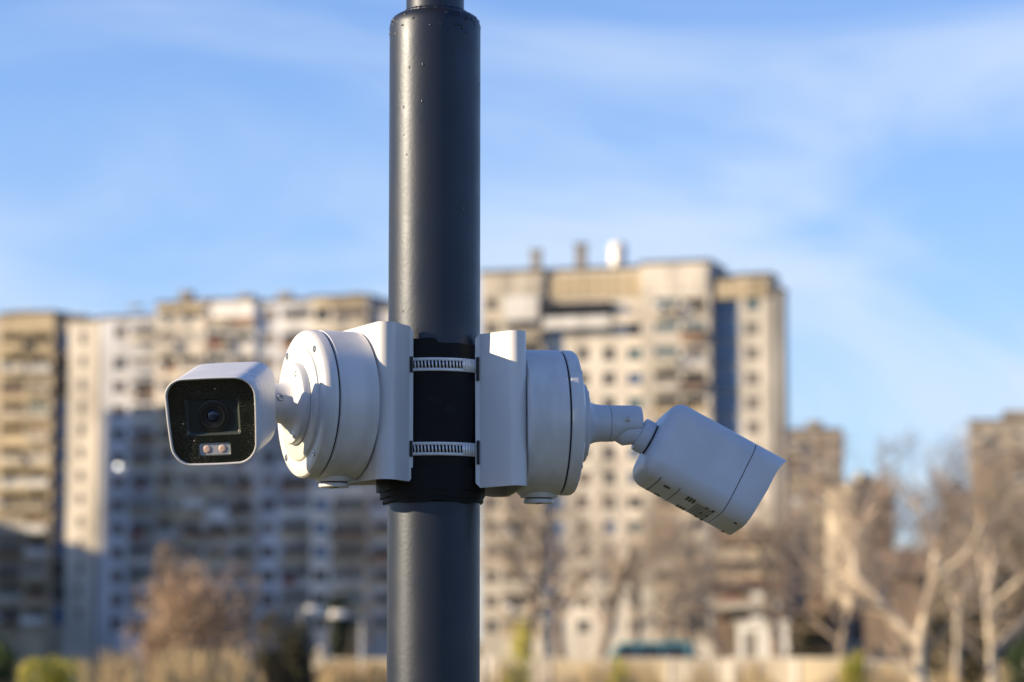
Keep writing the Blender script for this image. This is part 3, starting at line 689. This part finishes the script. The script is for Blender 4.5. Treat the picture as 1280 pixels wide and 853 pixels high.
def street_lamp(px, Y, ytop, arm_px, label):
    b = at(px, 800, Y); top = at(px, ytop, Y).z; ax = at(arm_px, 800, Y).x - b.x
    o = empty('street_lamp', (b.x, Y, 0), 0, label, 'street lamp', 'street lamps')
    w = MB(); w.tube([(0, 0, 0), (0, 0, top*.6), (0, 0, top - .25)], [.055, .045, .035], 12); link('post', w.mesh('post', M['galv'], 50), o)
    w = MB(); w.tube([(0, 0, top - .26), (ax*.1, 0, top - .08), (ax*.35, 0, top), (ax, 0, top + .05)], [.035, .033, .03, .028], 10); link('arm', w.mesh('arm', M['galv'], 50), o)
    w = MB(); s = 1 if ax > 0 else -1
    w.rings([[(ax + s*x, dy*hw, top + .05 + dz) for dy, dz in ((-1, -.10), (1, -.10), (1, .02), (.5, .12), (-.5, .12), (-1, .02))] for x, hw in ((-.16, .08), (0, .15), (.3, .16), (.42, .08))])
    link('lamp_head', w.mesh('lamp_head', M['lamp_white'], 35), o); return o
street_lamp(452, 95, 770, 428, 'street lamp with white head between the pole and the dark evergreen')
street_lamp(376, 150, 762, 386, 'street lamp half hidden behind the dark olive bush')

# ------------------------------------------------------------------ the pole and what is strapped to it
YP = 2.66
PC = at(542.5, 510, YP)                       # pole axis at the height of the clamps
PR = 0.0432
def zpx(py, Y=YP - PR): return at(542, py, Y).z
def PP(x, y, z): return Vector((PC.x + x, YP + y, z))

z_sh = zpx(22)
pole = empty('steel_pole', (PC.x, YP, 0), 0, 'dark graphite painted steel pole carrying both security cameras', 'pole')
w = MB(); rr = random.Random(5)
prof = [(PR, -.02), (PR, 1.0), (PR, 1.7)] + [(PR, z_sh - .2), (PR, z_sh - .02), (PR, z_sh)] + [(PR - .012 * (1 - math.cos(a)), z_sh + .012 * math.sin(a)) for a in (.4, .8, 1.2, 1.57)] + [(.0275, z_sh + .0135)]
w.lathe(prof, (PC.x, YP, 0), (0, 0, 1), 96); w.build('shaft', M['pole'], pole, smooth=40)
w = MB(); w.lathe([(.0275, z_sh + .005), (.0275, z_sh + 1.2)], (PC.x, YP, 0), (0, 0, 1), 64); w.build('upper_tube', M['pole'], pole, smooth=40)
w = MB(); k = 90; rings = []
for j in range(k):
    a = 2 * math.pi * j / k; rb = .0024 + .0011 * rr.random(); c0 = Vector((math.cos(a), math.sin(a), 0))
    rings.append([PP(0, 0, z_sh + .0125) + c0 * (.0277 + rb * math.cos(t)) + Vector((0, 0, rb * math.sin(t))) for t in [2*math.pi*i/8 for i in range(8)]])
rings.append(rings[0]); w.rings(rings, False, False); w.build('weld_bead', M['pole'], pole, smooth=60)
# paint runs and lumps near the shoulder
w = MB()
for i in range(48):
    a = rr.uniform(math.pi*.95, 2.05*math.pi); near = i < 34
    zz = z_sh + (rr.uniform(-.012, .006) if near else -rr.uniform(.01, .13)); L_ = rr.uniform(.0015, .0055) if near else rr.uniform(.001, .006); r0 = rr.uniform(.0007, .0018) if near else rr.uniform(.0005, .0011)
    dr = PR - (.012*(1 - math.sqrt(max(0, 1 - (max(0, zz - z_sh)/.012)**2)))) if zz > z_sh else PR
    c0 = Vector((math.cos(a), math.sin(a), 0)); t0_ = Vector((-math.sin(a), math.cos(a), 0)); sk = rr.uniform(-.4, .4); rings = []
    for h in (-1, -.8, -.4, .1, .6, 1):
        q = math.sqrt(max(0, 1 - h*h)) * r0 * (1.25 - .35*h) + .00002
        rings.append([PP(0, 0, zz + h*L_*.5) + c0*(dr - .0002 + q*.42*math.sin(2*math.pi*k_/10)) + t0_*(q*math.cos(2*math.pi*k_/10) + sk*h*L_*.5) for k_ in range(10)])
    w.rings(rings)
tag(w.build('paint_runs', M['pole'], pole, smooth=60), kind='stuff')
w = MB(); w.box(PC.x - .11, PC.x + .11, YP - .11, YP + .11, 0.001, .012); w.build('base_plate', M['pole'], pole, bevel=.002)
for sx in (-1, 1):
    for sy in (-1, 1):
        w = MB(); w.lathe([(.011, 0), (.011, .01), (.006, .0101), (.006, .022)], (PC.x + sx*.085, YP + sy*.085, .0122), (0, 0, 1), 6); w.build('bolt', M['zinc'], pole)

# black rubber sleeve
sleeve = empty('rubber_sleeve', PP(0, 0, zpx(620)), 0, 'black rubber sleeve wrapped round the pole under the clamps', 'sleeve')
w = MB(); zt_, zb_ = zpx(428), zpx(622); seg = 120; r1 = PR + .0028; rows_ = []
for j in range(seg):
    a = 2*math.pi*j/seg; c0 = Vector((math.cos(a), math.sin(a), 0)); X = math.cos(a)
    wob = .0009*math.sin(3*a + 1.0) + .0005*math.sin(11*a + .5)
    top = zt_ + wob + (.0030 if -.42 < X < .1 and math.sin(a) < 0 else 0)
    rb = r1 + .0008*math.sin(5*a)
    rows_.append((c0, top, rb))
rings = [[PP(0,0,zb_) + c*(PR+.0001) for c, t, r in rows_], [PP(0,0,zb_) + c*r for c, t, r in rows_]]
for f in (.15, .3, .5, .7, .85): rings.append([PP(0,0,zb_ + (t - zb_)*f) + c*(r + .0005*math.sin(9*f + 3*c.x)) for c, t, r in rows_])
rings += [[PP(0,0,t) + c*r for c, t, r in rows_], [PP(0,0,t) + c*(PR+.0001) for c, t, r in rows_]]
w.rings(rings, False, False); w.build('sheet', M['rubber'], sleeve, smooth=45)
w = MB()   # folded thicker end that sticks out under the left bracket
for (z0, z1, off, ra, ph) in ((zpx(613), zpx(585), -.0062, .0478, 0), (zpx(621), zpx(600), -.0040, .0471, 1.3), (zpx(627), zpx(612), -.0022, .0458, 2.1)):
    ro, ri, bt = [], [], []
    for j in range(seg):
        a = 2*math.pi*j/seg; jit = .0005*math.sin(5*a + ph) + .00025*math.sin(13*a + ph)
        c = PP(off * (.5 - .5*math.cos(a)) , 0, 0); c.z = 0
        d_ = Vector((math.cos(a), math.sin(a), 0))
        ro.append((c + d_*(ra + jit), jit)); ri.append(PP(0, 0, 0) + d_*(PR + .0002))
    w.rings([[Vector((p.x, p.y, z0)) for p in ri], [Vector((p.x, p.y, z0 + 2*jt)) for p, jt in ro], [Vector((p.x, p.y, z1)) for p, jt in ro], [Vector((p.x, p.y, z1)) for p in ri]], False, False)
w.build('folded_edge', M['rubber'], sleeve, smooth=40)

# perforated steel bands
def band(py, label):
    zc = zpx(py, YP - .046); o = empty('band_clamp', PP(0, 0, zc), 0, label, 'clamp', 'steel band clamps round the pole')
    rb, hh, th = PR + .0042, .0062, .0004; w = MB()
    dA = R(4.0); cells = 90 - 1
    def pt(a, z, r): return PP(r*math.cos(a), r*math.sin(a), zc + z)
    a0 = R(-118)
    for i in range(cells + 1):
        aa, ab = a0 + i*dA, min(a0 + (i+1)*dA, a0 + 2*math.pi)
        slot = i < 16
        if not slot:
            w.quad(pt(aa, -hh, rb), pt(ab, -hh, rb), pt(ab, hh, rb), pt(aa, hh, rb)); continue
        g0, g1 = aa + dA*.22, ab - dA*.22; sl = -dA*.10; h2 = hh*.55
        for za, zb, s0, s1 in ((-hh, -h2, 0, -sl), (h2, hh, sl, 0)):
            xs_a = [(aa, aa), (g0 + s0, g0 + s1), (g1 + s0, g1 + s1), (ab, ab)]
            for (p0, p1), (q0, q1) in zip(xs_a[:-1], xs_a[1:]): w.quad(pt(p0, za, rb), pt(q0, za, rb), pt(q1, zb, rb), pt(p1, zb, rb))
        w.quad(pt(aa, -h2, rb), pt(g0 - sl, -h2, rb), pt(g0 + sl, h2, rb), pt(aa, h2, rb)); w.quad(pt(g1 - sl, -h2, rb), pt(ab, -h2, rb), pt(ab, h2, rb), pt(g1 + sl, h2, rb))
    b = w.build('band', M['steel'], o, smooth=40)
    s_ = b.modifiers.new('t', 'SOLIDIFY'); s_.thickness = th; s_.offset = 1
    # worm housing at the back of the pole
    w = MB(); c = PP(0, PR + .010, zc); w.box(c.x - .014, c.x + .014, c.y - .006, c.y + .006, zc - .008, zc + .008); w.build('worm_housing', M['steel'], o, bevel=.002)
    w = MB(); w.lathe([(.005, 0), (.005, .006), (.003, .006), (.003, .003)], c + Vector((.014, 0, 0)), (1, 0, 0), 12); w.build('worm_screw', M['zinc'], o, smooth=40)
band(455.5, 'upper perforated steel band around the black sleeve'); band(561, 'lower perforated steel band around the black sleeve')

# ------------------------------------------------------------------ brackets, junction boxes, cameras
class Arm:
    """local frame: n outwards from the pole, u towards the viewer, z up (rolled about n)"""
    def __init__(self, n, zc, roll=0):
        self.n = Vector(n).normalized(); u = Vector((self.n.y, -self.n.x, 0))
        if u.y > 0: u = -u
        self.u = u * math.cos(roll) + Vector((0, 0, 1)) * math.sin(roll); self.w = Vector((0, 0, 1)) * math.cos(roll) - u * math.sin(roll)
        self.o = Vector((PC.x, YP, zc))
    def p(self, n, u, z): return self.o + self.n * n + self.u * u + self.w * z

def bracket(ar, label, slots):
    o = empty('mounting_bracket', ar.p(.03, 0, -.074), 0, label, 'bracket', 'white pole brackets')
    H = .0718; T = .0022
    # section of the folded sheet, outside line: flange end, bend, plate, bend, flange end (with a curled lip)
    sec = [(.0345, .0330), (.0385, .0338)]
    fl0 = Vector((.0385, .0338)); cb, rb = Vector((.0695, .0522)), .0098; th0 = 136.5; fl1 = cb + rb * Vector((math.cos(R(th0)), math.sin(R(th0))))
    for t in (.25, .5, .75): sec.append(tuple(fl0.lerp(fl1, t)))
    for i in range(13):
        a = R(th0 - th0 * i / 12); sec.append((cb.x + rb*math.cos(a), cb.y + rb*math.sin(a)))
    sec = sec + [(n_, -u_) for n_, u_ in reversed(sec)]
    def ring(off):
        out = []
        for i, (n_, u_) in enumerate(sec):
            a, b = Vector(sec[max(i-1, 0)]), Vector(sec[min(i+1, len(sec)-1)]); d = (b - a).normalized(); nn = Vector((-d.y, d.x))
            out.append(Vector((n_, u_)) + nn * off)
        return out
    so, si = ring(0), ring(-T); K = len(sec)
    if (si[K//2] - so[K//2]).x > 0: si = ring(T)
    NZ = 12
    w = MB(); idx = {}
    def hprof(i):                      # flange ends are rounded off and slightly lower
        n_ = so[i].x; f = max(0, min(1, (.0385 - n_) / .004)); return H - .0045 * f * f
    for side, S in ((0, so), (1, si)):
        for i in range(K):
            for j in range(NZ + 1):
                idx[side, i, j] = len(w.v); h = hprof(i); w.v.append(tuple(ar.p(S[i].x, S[i].y, -h + 2*h*j/NZ)))
    for i in range(K - 1):
        for j in range(NZ):
            w.f.append((idx[0,i,j], idx[0,i+1,j], idx[0,i+1,j+1], idx[0,i,j+1])); w.f.append((idx[1,i,j], idx[1,i,j+1], idx[1,i+1,j+1], idx[1,i+1,j]))
        for j in (0, NZ): w.f.append((idx[0,i,j], idx[1,i,j], idx[1,i+1,j], idx[0,i+1,j]))
    for i in (0, K - 1):
        for j in range(NZ): w.f.append((idx[0,i,j], idx[0,i,j+1], idx[1,i,j+1], idx[1,i,j]))
    w.build('folded_sheet', M['bracket'], o, smooth=30)
    # saddle ribs between plate and pole, and the dark band slots in the flange edge
    for zz in (-.03, .03):
        w = MB(); pts = [(.0775, -.03), (.0775, .03), (.049, .022), (.049, -.022)]
        w.rings([[ar.p(n_, u_, zz + s) for n_, u_ in pts] for s in (-.004, .004)]); w.build('saddle_rib', M['bracket'], o)
    for py, dz in slots:
        zl = (zpx(py, YP - .046) - ar.o.z)
        for sgn in (-1, 1):
            w = MB(); a_, b_ = Vector((.0352, .0334)), Vector((.0378, .0350))
            q = [(a_.x, a_.y * sgn), (b_.x, b_.y * sgn)]
            e_ = Vector((.0006, .0012))
            pts = [(a_.x, sgn*(a_.y + .0006)), (b_.x, sgn*(b_.y + .0006)), (b_.x + .0005, sgn*(b_.y - .002)), (a_.x + .0005, sgn*(a_.y - .002))]
            w.rings([[ar.p(n_, u_, zl + s) for n_, u_ in pts] for s in ((-.0150 if ar.n.x > 0 else -.0075), .0072)]); w.build('band_slot', M['seam'], o)
    return o

def junction_box(ar, label, arms):
    o = empty('junction_box', ar.p(.0796, 0, -.068), 0, label, 'junction box', 'round white junction boxes')
    RB = .0685
    w = MB(); w.lathe([(RB - .003, 0), (RB, .002), (RB, .0375), (RB - .0012, .0385)], ar.p(.0798, 0, 0), ar.n, 96); w.build('shell', M['white'], o, smooth=40)
    w = MB(); w.lathe([(RB - .0022, 0), (RB - .0022, .0016)], ar.p(.0798 + .0385, 0, 0), ar.n, 96, False, False); w.build('gasket', M['seam'], o, smooth=40)
    cv = [(RB - .0012, 0), (RB, .0009), (RB, .0072), (RB - .0005, .0098), (RB - .0020, .0119), (RB - .0048, .0128), (.0535, .0132), (.0530, .0129), (.0525, .0132), (.0522, .0150), (.0505, .0162), (.02, .0164)]
    w = MB(); w.lathe(cv, ar.p(.0798 + .0401, 0, 0), ar.n, 96); cov = w.build('cover', M['white'], o, smooth=35)
    for a in arms:
        c = ar.p(.0798 + .0401 + .0124, 0, 0) + (ar.u*math.cos(R(a)) + ar.w*math.sin(R(a))) * .0600
        w = MB(); w.lathe([(.0034, -.001), (.0034, .0008), (.0029, .0014), (.0016, .0014), (.0014, 0)], c, ar.n, 16); w.build('screw', M['zinc'], cov, smooth=40)
    # threaded plug under the box
    c = ar.p(.0798 + .0195, 0, -RB)
    w = MB(); w.lathe([(.0185, -.010), (.0175, .0008), (.0165, .0025)], c, -ar.w, 40); w.build('plug_boss', M['white'], o, smooth=35)
    w = MB(); w.lathe([(.0125, 0), (.0125, .0016)], c - ar.w*.0023, -ar.w, 32, False, False); w.build('plug_seal', M['seam'], o)
    w = MB(); w.lathe([(.0138, 0), (.0142, .0008), (.0142, .0032), (.0132, .0040), (.004, .0041)], c - ar.w*.0037, -ar.w, 40); pl = w.build('plug', M['white'], o, smooth=35)
    w = MB(); d_ = ar.n; e_ = ar.u; p0 = c - ar.w*.0076
    w.rings([[p0 + d_*sx*.0011 + e_*sy*.009 + ar.w*z_ for sx, sy in ((-1,-1),(1,-1),(1,1),(-1,1))] for z_ in (-.0005, .0005)]); w.build('slot', M['seam'], pl)
    return o

def rrect(W, H, Rc, n=14, bulge=0.0, taper=0.0):
    """rounded rectangle as (x, z) points; sides and top bulge a little"""
    hw, hh = W/2, H/2; Rc = min(Rc, hw*.98, hh*.98); out = []
    for cx, cz, a0 in ((1, 1, 0), (-1, 1, 90), (-1, -1, 180), (1, -1, 270)):
        for i in range(n + 1):
            a = R(a0 + 90*i/n); out.append((cx*(hw - Rc) + Rc*math.cos(a), cz*(hh - Rc) + Rc*math.sin(a)))
        # points along the straight edge that follows
        nx_, nz_ = {(1,1): (-1,1), (-1,1): (-1,-1), (-1,-1): (1,-1), (1,-1): (1,1)}[cx, cz]
        x1, z1 = out[-1]; 
        a = R(a0 + 90); x2, z2 = nx_*(hw-Rc) + Rc*math.cos(a), nz_*(hh-Rc) + Rc*math.sin(a)
        for i in range(1, 6): out.append((x1 + (x2-x1)*i/6, z1 + (z2-z1)*i/6))
    return [(x*(1 + bulge*(1 - (z/hh)**2))*(1 + taper*z/hh), z*(1 + bulge*(1 - (x/hw)**2))) for x, z in out]

def text_mesh(name, body, size, mt, parent, mtx):
    cu = bpy.data.curves.new(name, 'FONT'); cu.body = body; cu.size = size; cu.align_x = 'CENTER'; cu.align_y = 'CENTER'; cu.extrude = 0.00012; cu.resolution_u = 2
    tmp = bpy.data.objects.new('tmp', cu); COL.objects.link(tmp)
    me = bpy.data.meshes.new_from_object(tmp.evaluated_get(bpy.context.evaluated_depsgraph_get())); bpy.data.objects.remove(tmp); bpy.data.curves.remove(cu)
    me.materials.clear(); me.materials.append(mt); me.transform(mtx)
    w = MB(); w.v = [tuple(v.co) for v in me.vertices]; w.f = [tuple(p.vertices) for p in me.polygons]; return w.build(name, mt, parent)

def security_camera(ar, B, fwd, roll, label, side):
    """ar: arm frame of the junction box it is screwed to; B: centre of the body's back; fwd: where it looks"""
    o = empty('security_camera', ar.p(.0798 + .0401 + .0166, 0, -.03), 0, label, 'camera', 'white bullet security cameras')
    f = Vector(fwd).normalized(); r = f.cross(Vector((0, 0, 1))).normalized(); u = r.cross(f)
    r, u = r*math.cos(roll) + u*math.sin(roll), u*math.cos(roll) - r*math.sin(roll)
    V = lambda x, d, z: B + r*x + f*d + u*z
    W, H, RC = .0765, .0760, .0165
    # arm: base flange, neck, socket with cut-away, knuckle, collar
    b0 = ar.p(.0798 + .0401 + .0166, 0, 0)
    w = MB(); w.lathe([(.0375, 0), (.0378, .0035), (.0368, .0062), (.0340, .0073), (.0300, .0076), (.0265, .0082), (.0225, .0098), (.0195, .0130), (.0180, .0175), (.0174, .0235), (.0174, .0298)], b0, ar.n, 72); base = w.build('arm_base', M['plastic'], o, smooth=40)
    for a in (55, 175, 295):
        c = b0 + ar.n*.0062 + (ar.u*math.cos(R(a)) + ar.w*math.sin(R(a))) * .0315
        w = MB(); w.lathe([(.0033, -.001), (.0033, .0012), (.0027, .0016), (.0015, .0016), (.0013, .0004)], c, ar.n, 16); w.build('screw', M['zinc'], base, smooth=40)
    w = MB(); sec = 40; rings = []
    for h, cut in ((.0303, 1.0), (.0345, 1.0), (.0375, .85), (.0415, .55), (.047, .32), (.056, .28), (.0605, .28)):
        rad = .0173 if h < .058 else .0160
        rings.append([b0 + ar.n*h + ar.u*math.cos(2*math.pi*j/sec)*rad + ar.w*max(math.sin(2*math.pi*j/sec)*rad, -rad*cut) for j in range(sec)])
    w.rings(rings); arm = w.build('arm', M['plastic'], o, smooth=45)
    for sgn in (1,):
        c = b0 + ar.n*.045 + ar.u*.0170*sgn + ar.w*.003
        w = MB(); w.lathe([(.0028, -.002), (.0028, .0006), (.0022, .0009), (.0013, .0009), (.0012, -.001)], c, ar.u*sgn, 16); w.build('set_screw', M['zinc'], arm, smooth=40)
    if side == 'left':
        c = b0 + ar.n*.0215 + ar.u*.0172 + ar.w*.004
        w = MB(); w.lathe([(.0036, -.002), (.0036, .0010), (.0030, .0016), (.0018, .0016), (.0016, -.001)], c, ar.u, 18); w.build('screw', M['zinc'], base, smooth=40)
    cb = B - f*.0125
    w = MB(); k0 = b0 + ar.n*.036 - ar.w*.003
    w.tube([k0, k0.lerp(cb, .45) - ar.w*.003, k0.lerp(cb, .8), cb + f*.003], [.0118, .0125, .0118, .0125], 28); w.build('knuckle', M['plastic'], o, smooth=60)
    w = MB(); w.lathe([(.0150, 0), (.0163, .0008), (.0165, .0100), (.0158, .0108)], cb, f, 56); w.build('collar', M['plastic'], o, smooth=40)
    w = MB(); w.lathe([(.0150, 0), (.0150, .003)], cb + f*.0105, f, 48, False, False); w.build('collar_gasket', M['seam'], o)
    # rear shell
    S0 = rrect(W, H, RC, bulge=.028, taper=.045)
    def sec_at(d, ins):
        S = rrect(W - 2*ins, H - 2*ins, max(RC - ins, .004), bulge=.028, taper=.045); return [V(x, d, z) for x, z in S]
    rb = .0145; rings = []
    for i in range(9):
        a = R(90*i/8); rings.append(sec_at(rb*(1 - math.sin(a)) if False else rb - rb*math.sin(a), rb - rb*math.cos(a)) if False else sec_at(rb - rb*math.cos(R(90 - 90*i/8)) if False else rb*(1 - math.sin(a)), rb*(1 - math.cos(a))))
    rings = rings[::-1]               # from the back plate (largest inset) to the full section
    rings += [sec_at(.04, 0), sec_at(.0868, 0), sec_at(.0873, .0006)]
    w = MB(); w.rings(rings); body = w.build('rear_shell', M['plastic'], o, smooth=30)
    w = MB(); w.rings([sec_at(.085, .0011), sec_at(.090, .0011)], False, False); w.build('seam_gasket', M['seam'], o)
    # front shell with its short hood
    def front(z, ins=0):
        t = max(0, (z/(H/2) - .35) / .65); return .1150 + .0068*t**2.2 - .0028*max(0, -z/(H/2))
    def fring(ins, dd):
        S = rrect(W - 2*ins, H - 2*ins, max(RC - ins, .004), bulge=.028, taper=.045); return [V(x, front(z) + dd, z) for x, z in S]
    def frec(ins, d):
        S = rrect(W - 2*ins, H - 2*ins, max(RC - ins, .004), bulge=.028, taper=.045); return [V(x, d, z) for x, z in S]
    w = MB(); w.rings([sec_at(.0879, .0006), sec_at(.0884, 0), fring(0, -.0008), fring(.0005, 0), fring(.0013, 0), fring(.0017, -.0006), frec(.0018, .1105), frec(.0018, .1085)], False, False); w.build('front_shell', M['plastic'], o, smooth=40)
    # front glass with two openings
    DG = .1100
    bm = bmesh.new(); edges = []
    def loop(pts):
        vv = [bm.verts.new(p) for p in pts]
        for i in range(len(vv)): edges.append(bm.edges.new((vv[i], vv[(i+1) % len(vv)])))
    LW, LH, LZ = .0475, .0325, .0035
    EW, EH, EZ = .0285, .0115, -.0250
    win = lambda w_, h_, zc, rc=.002: [(x, z + zc) for x, z in rrect(w_, h_, rc, 4)]
    loop(frec(.00185, DG)); loop([V(x, DG, z) for x, z in win(LW, LH, LZ)]); loop([V(x, DG, z) for x, z in win(EW, EH, EZ)])
    bmesh.ops.triangle_fill(bm, use_beauty=True, use_dissolve=False, edges=edges)
    w = MB(); bm.verts.index_update(); w.v = [tuple(v.co) for v in bm.verts]; w.f = [tuple(v.index for v in fc.verts) for fc in bm.faces]; bm.free()
    glass = w.build('front_glass', M['glass'], o)
    def recess(name, w_, h_, zc, ins, dep, mt, backm):
        a = [V(x, DG, z) for x, z in win(w_, h_, zc)]; b = [V(x, DG - dep, z) for x, z in win(w_ - 2*ins, h_ - 2*ins, zc)]
        m_ = MB(); m_.rings([a, b], False, False); q = m_.build(name, M[mt], o, smooth=30)
        m_ = MB(); m_.v = [tuple(p) for p in b]; m_.f = [tuple(range(len(b)))]; m_.build('back_plate', M[backm], q); return q
    lw = recess('lens_window', LW, LH, LZ, .0022, .0035, 'chamfer', 'window_back')
    m_ = MB(); d0 = DG - .0034
    m_.lathe([(.0138, 0), (.0138, .0012), (.0126, .0014), (.0124, .0005), (.0108, .0005), (.0106, .0016), (.0092, .0016), (.0088, .0004), (.0072, .0002), (.0068, .0010), (.0058, .0010), (.0054, -.0003)], V(0, d0, LZ), f, 64, False, False); m_.build('lens_barrel', M['barrel'], lw, smooth=30)
    m_ = MB(); m_.lathe([(.0055, -.0002), (.0046, .0009), (.0030, .0016), (.0012, .0019)], V(0, d0, LZ), f, 40, False); m_.build('lens', M['lens'], lw, smooth=70)
    ew = recess('light_window', EW, EH, EZ, .0008, .0014, 'chamfer', 'ledplate')
    for s in (-1, 1):
        m_ = MB(); m_.lathe([(.0036, 0), (.0034, .0003), (.002, .0005), (.001, .0005)], V(s*.0068, DG - .0013, EZ), f, 28); m_.build('led', M['led'], ew, smooth=60)
    # printed marks
    if side == 'left':
        x = W/2*1.028 + .0002
        # faint maker's mark near the back of the flank
        m_ = MB()
        for i in range(9):
            d1 = .022 + i*.0032
            m_.quad(V(-x, d1, .0075), V(-x, d1 + .0024, .0075), V(-x, d1 + .0024, .0115), V(-x, d1, .0115)); m_.quad(V(x, d1, .0075), V(x, d1 + .0024, .0075), V(x, d1 + .0024, .0115), V(x, d1, .0115))
        m_.build('maker_mark', M['logo'], body)
    hw_, hh_ = W/2, H/2
    def belly(x):
        ax = min(abs(x), hw_ - .0005); z = -hh_ if ax <= hw_ - RC else -(hh_ - RC) - math.sqrt(max(RC*RC - (ax - hw_ + RC)**2, 0))
        return z*(1 + .028*(1 - (x/hw_)**2)) - .00018
    zb = belly(.022)
    m_ = MB()
    def und(x0, x1, d0_, d1_):
        k_ = max(1, int(abs(x1 - x0)/.003))
        for i_ in range(k_):
            a_, b_ = x0 + (x1-x0)*i_/k_, x0 + (x1-x0)*(i_+1)/k_
            m_.quad(V(a_, d0_, belly(a_)), V(b_, d0_, belly(b_)), V(b_, d1_, belly(b_)), V(a_, d1_, belly(a_)))
    und(-.030, .030, .0205, .0213); und(-.030, .030, .0415, .0421)
    m_.build('hatch_seam', M['seam'], body)
    m_ = MB()
    for x0 in (-.022, .016):
        und(x0, x0 + .006, .028, .0345)
        for i in range(3): und(x0 - .004, x0 + .009, .0525 + i*.0032, .0547 + i*.0032)
    for i in range(16): und(-.020, .020, .0640 + i*.0011, .0640 + i*.0011 + (.0003 if i % 3 else .0006))
    for x0 in (-.024, -.004, .018): und(x0, x0 + .005, .0725, .0755); und(x0 - .001, x0 + .006, .0790, .0815)
    m_.build('label_print', M['print'], body)
    m_ = MB(); m_.lathe([(.0016, 0), (.0016, .0006)], V(.022, .104, zb + .0004), -u, 12); m_.build('microphone_hole', M['seam'], body)
    m_ = MB(); m_.lathe([(.0016, 0), (.0016, .0006)], V(-.022, .104, zb + .0004), -u, 12); m_.build('microphone_hole', M['seam'], body)
    return o

aL, aR = R(24), R(8.8)
nL, nR = (-math.cos(aL), -math.sin(aL), 0), (math.cos(aR), math.sin(aR), 0)
zBL, zXL = at(470, 503, YP - .06).z, at(382, 505, YP - .055).z
zBR, zXR = at(640, 515, YP - .03).z, at(690, 528, YP + .01).z
bL, bR = Arm(nL, zBL, R(0)), Arm(nR, zBR, R(2.2))
bracket(bL, 'white folded bracket between the pole and the left junction box', [(455.5, 0), (561, 0)])
bracket(bR, 'white folded bracket between the pole and the right junction box', [(455.5, 0), (561, 0)])
jL, jR = Arm(nL, zXL, R(0)), Arm(nR, zXR, R(0))
junction_box(jL, 'round white junction box behind the left camera with its sunlit lid showing', (52, 128, 232, 308))
junction_box(jR, 'round white junction box seen edge on at the right of the pole', (45, 135, 225, 315))
# left camera looks at the viewer and down, right camera looks right and down
yawL, pitL = R(4.5), R(12.5)
fL = Vector((-math.sin(yawL)*math.cos(pitL), -math.cos(yawL)*math.cos(pitL), -math.sin(pitL)))
BL = jL.p(.0798 + .0401 + .0166 + .060, 0, .0005) + fL*.016 + Vector((.0032, 0, 0))
security_camera(jL, BL, fL, R(-2), 'white bullet camera at left showing its dark lens window to the viewer', 'left')
yawR, pitR = R(7), R(28)
fR = Vector((math.cos(yawR)*math.cos(pitR), math.sin(yawR)*math.cos(pitR), -math.sin(pitR)))
BR = at(813, 550, YP + .027)
security_camera(jR, BR, fR, R(9), 'white bullet camera at right seen from the side and pointing down right', 'right')
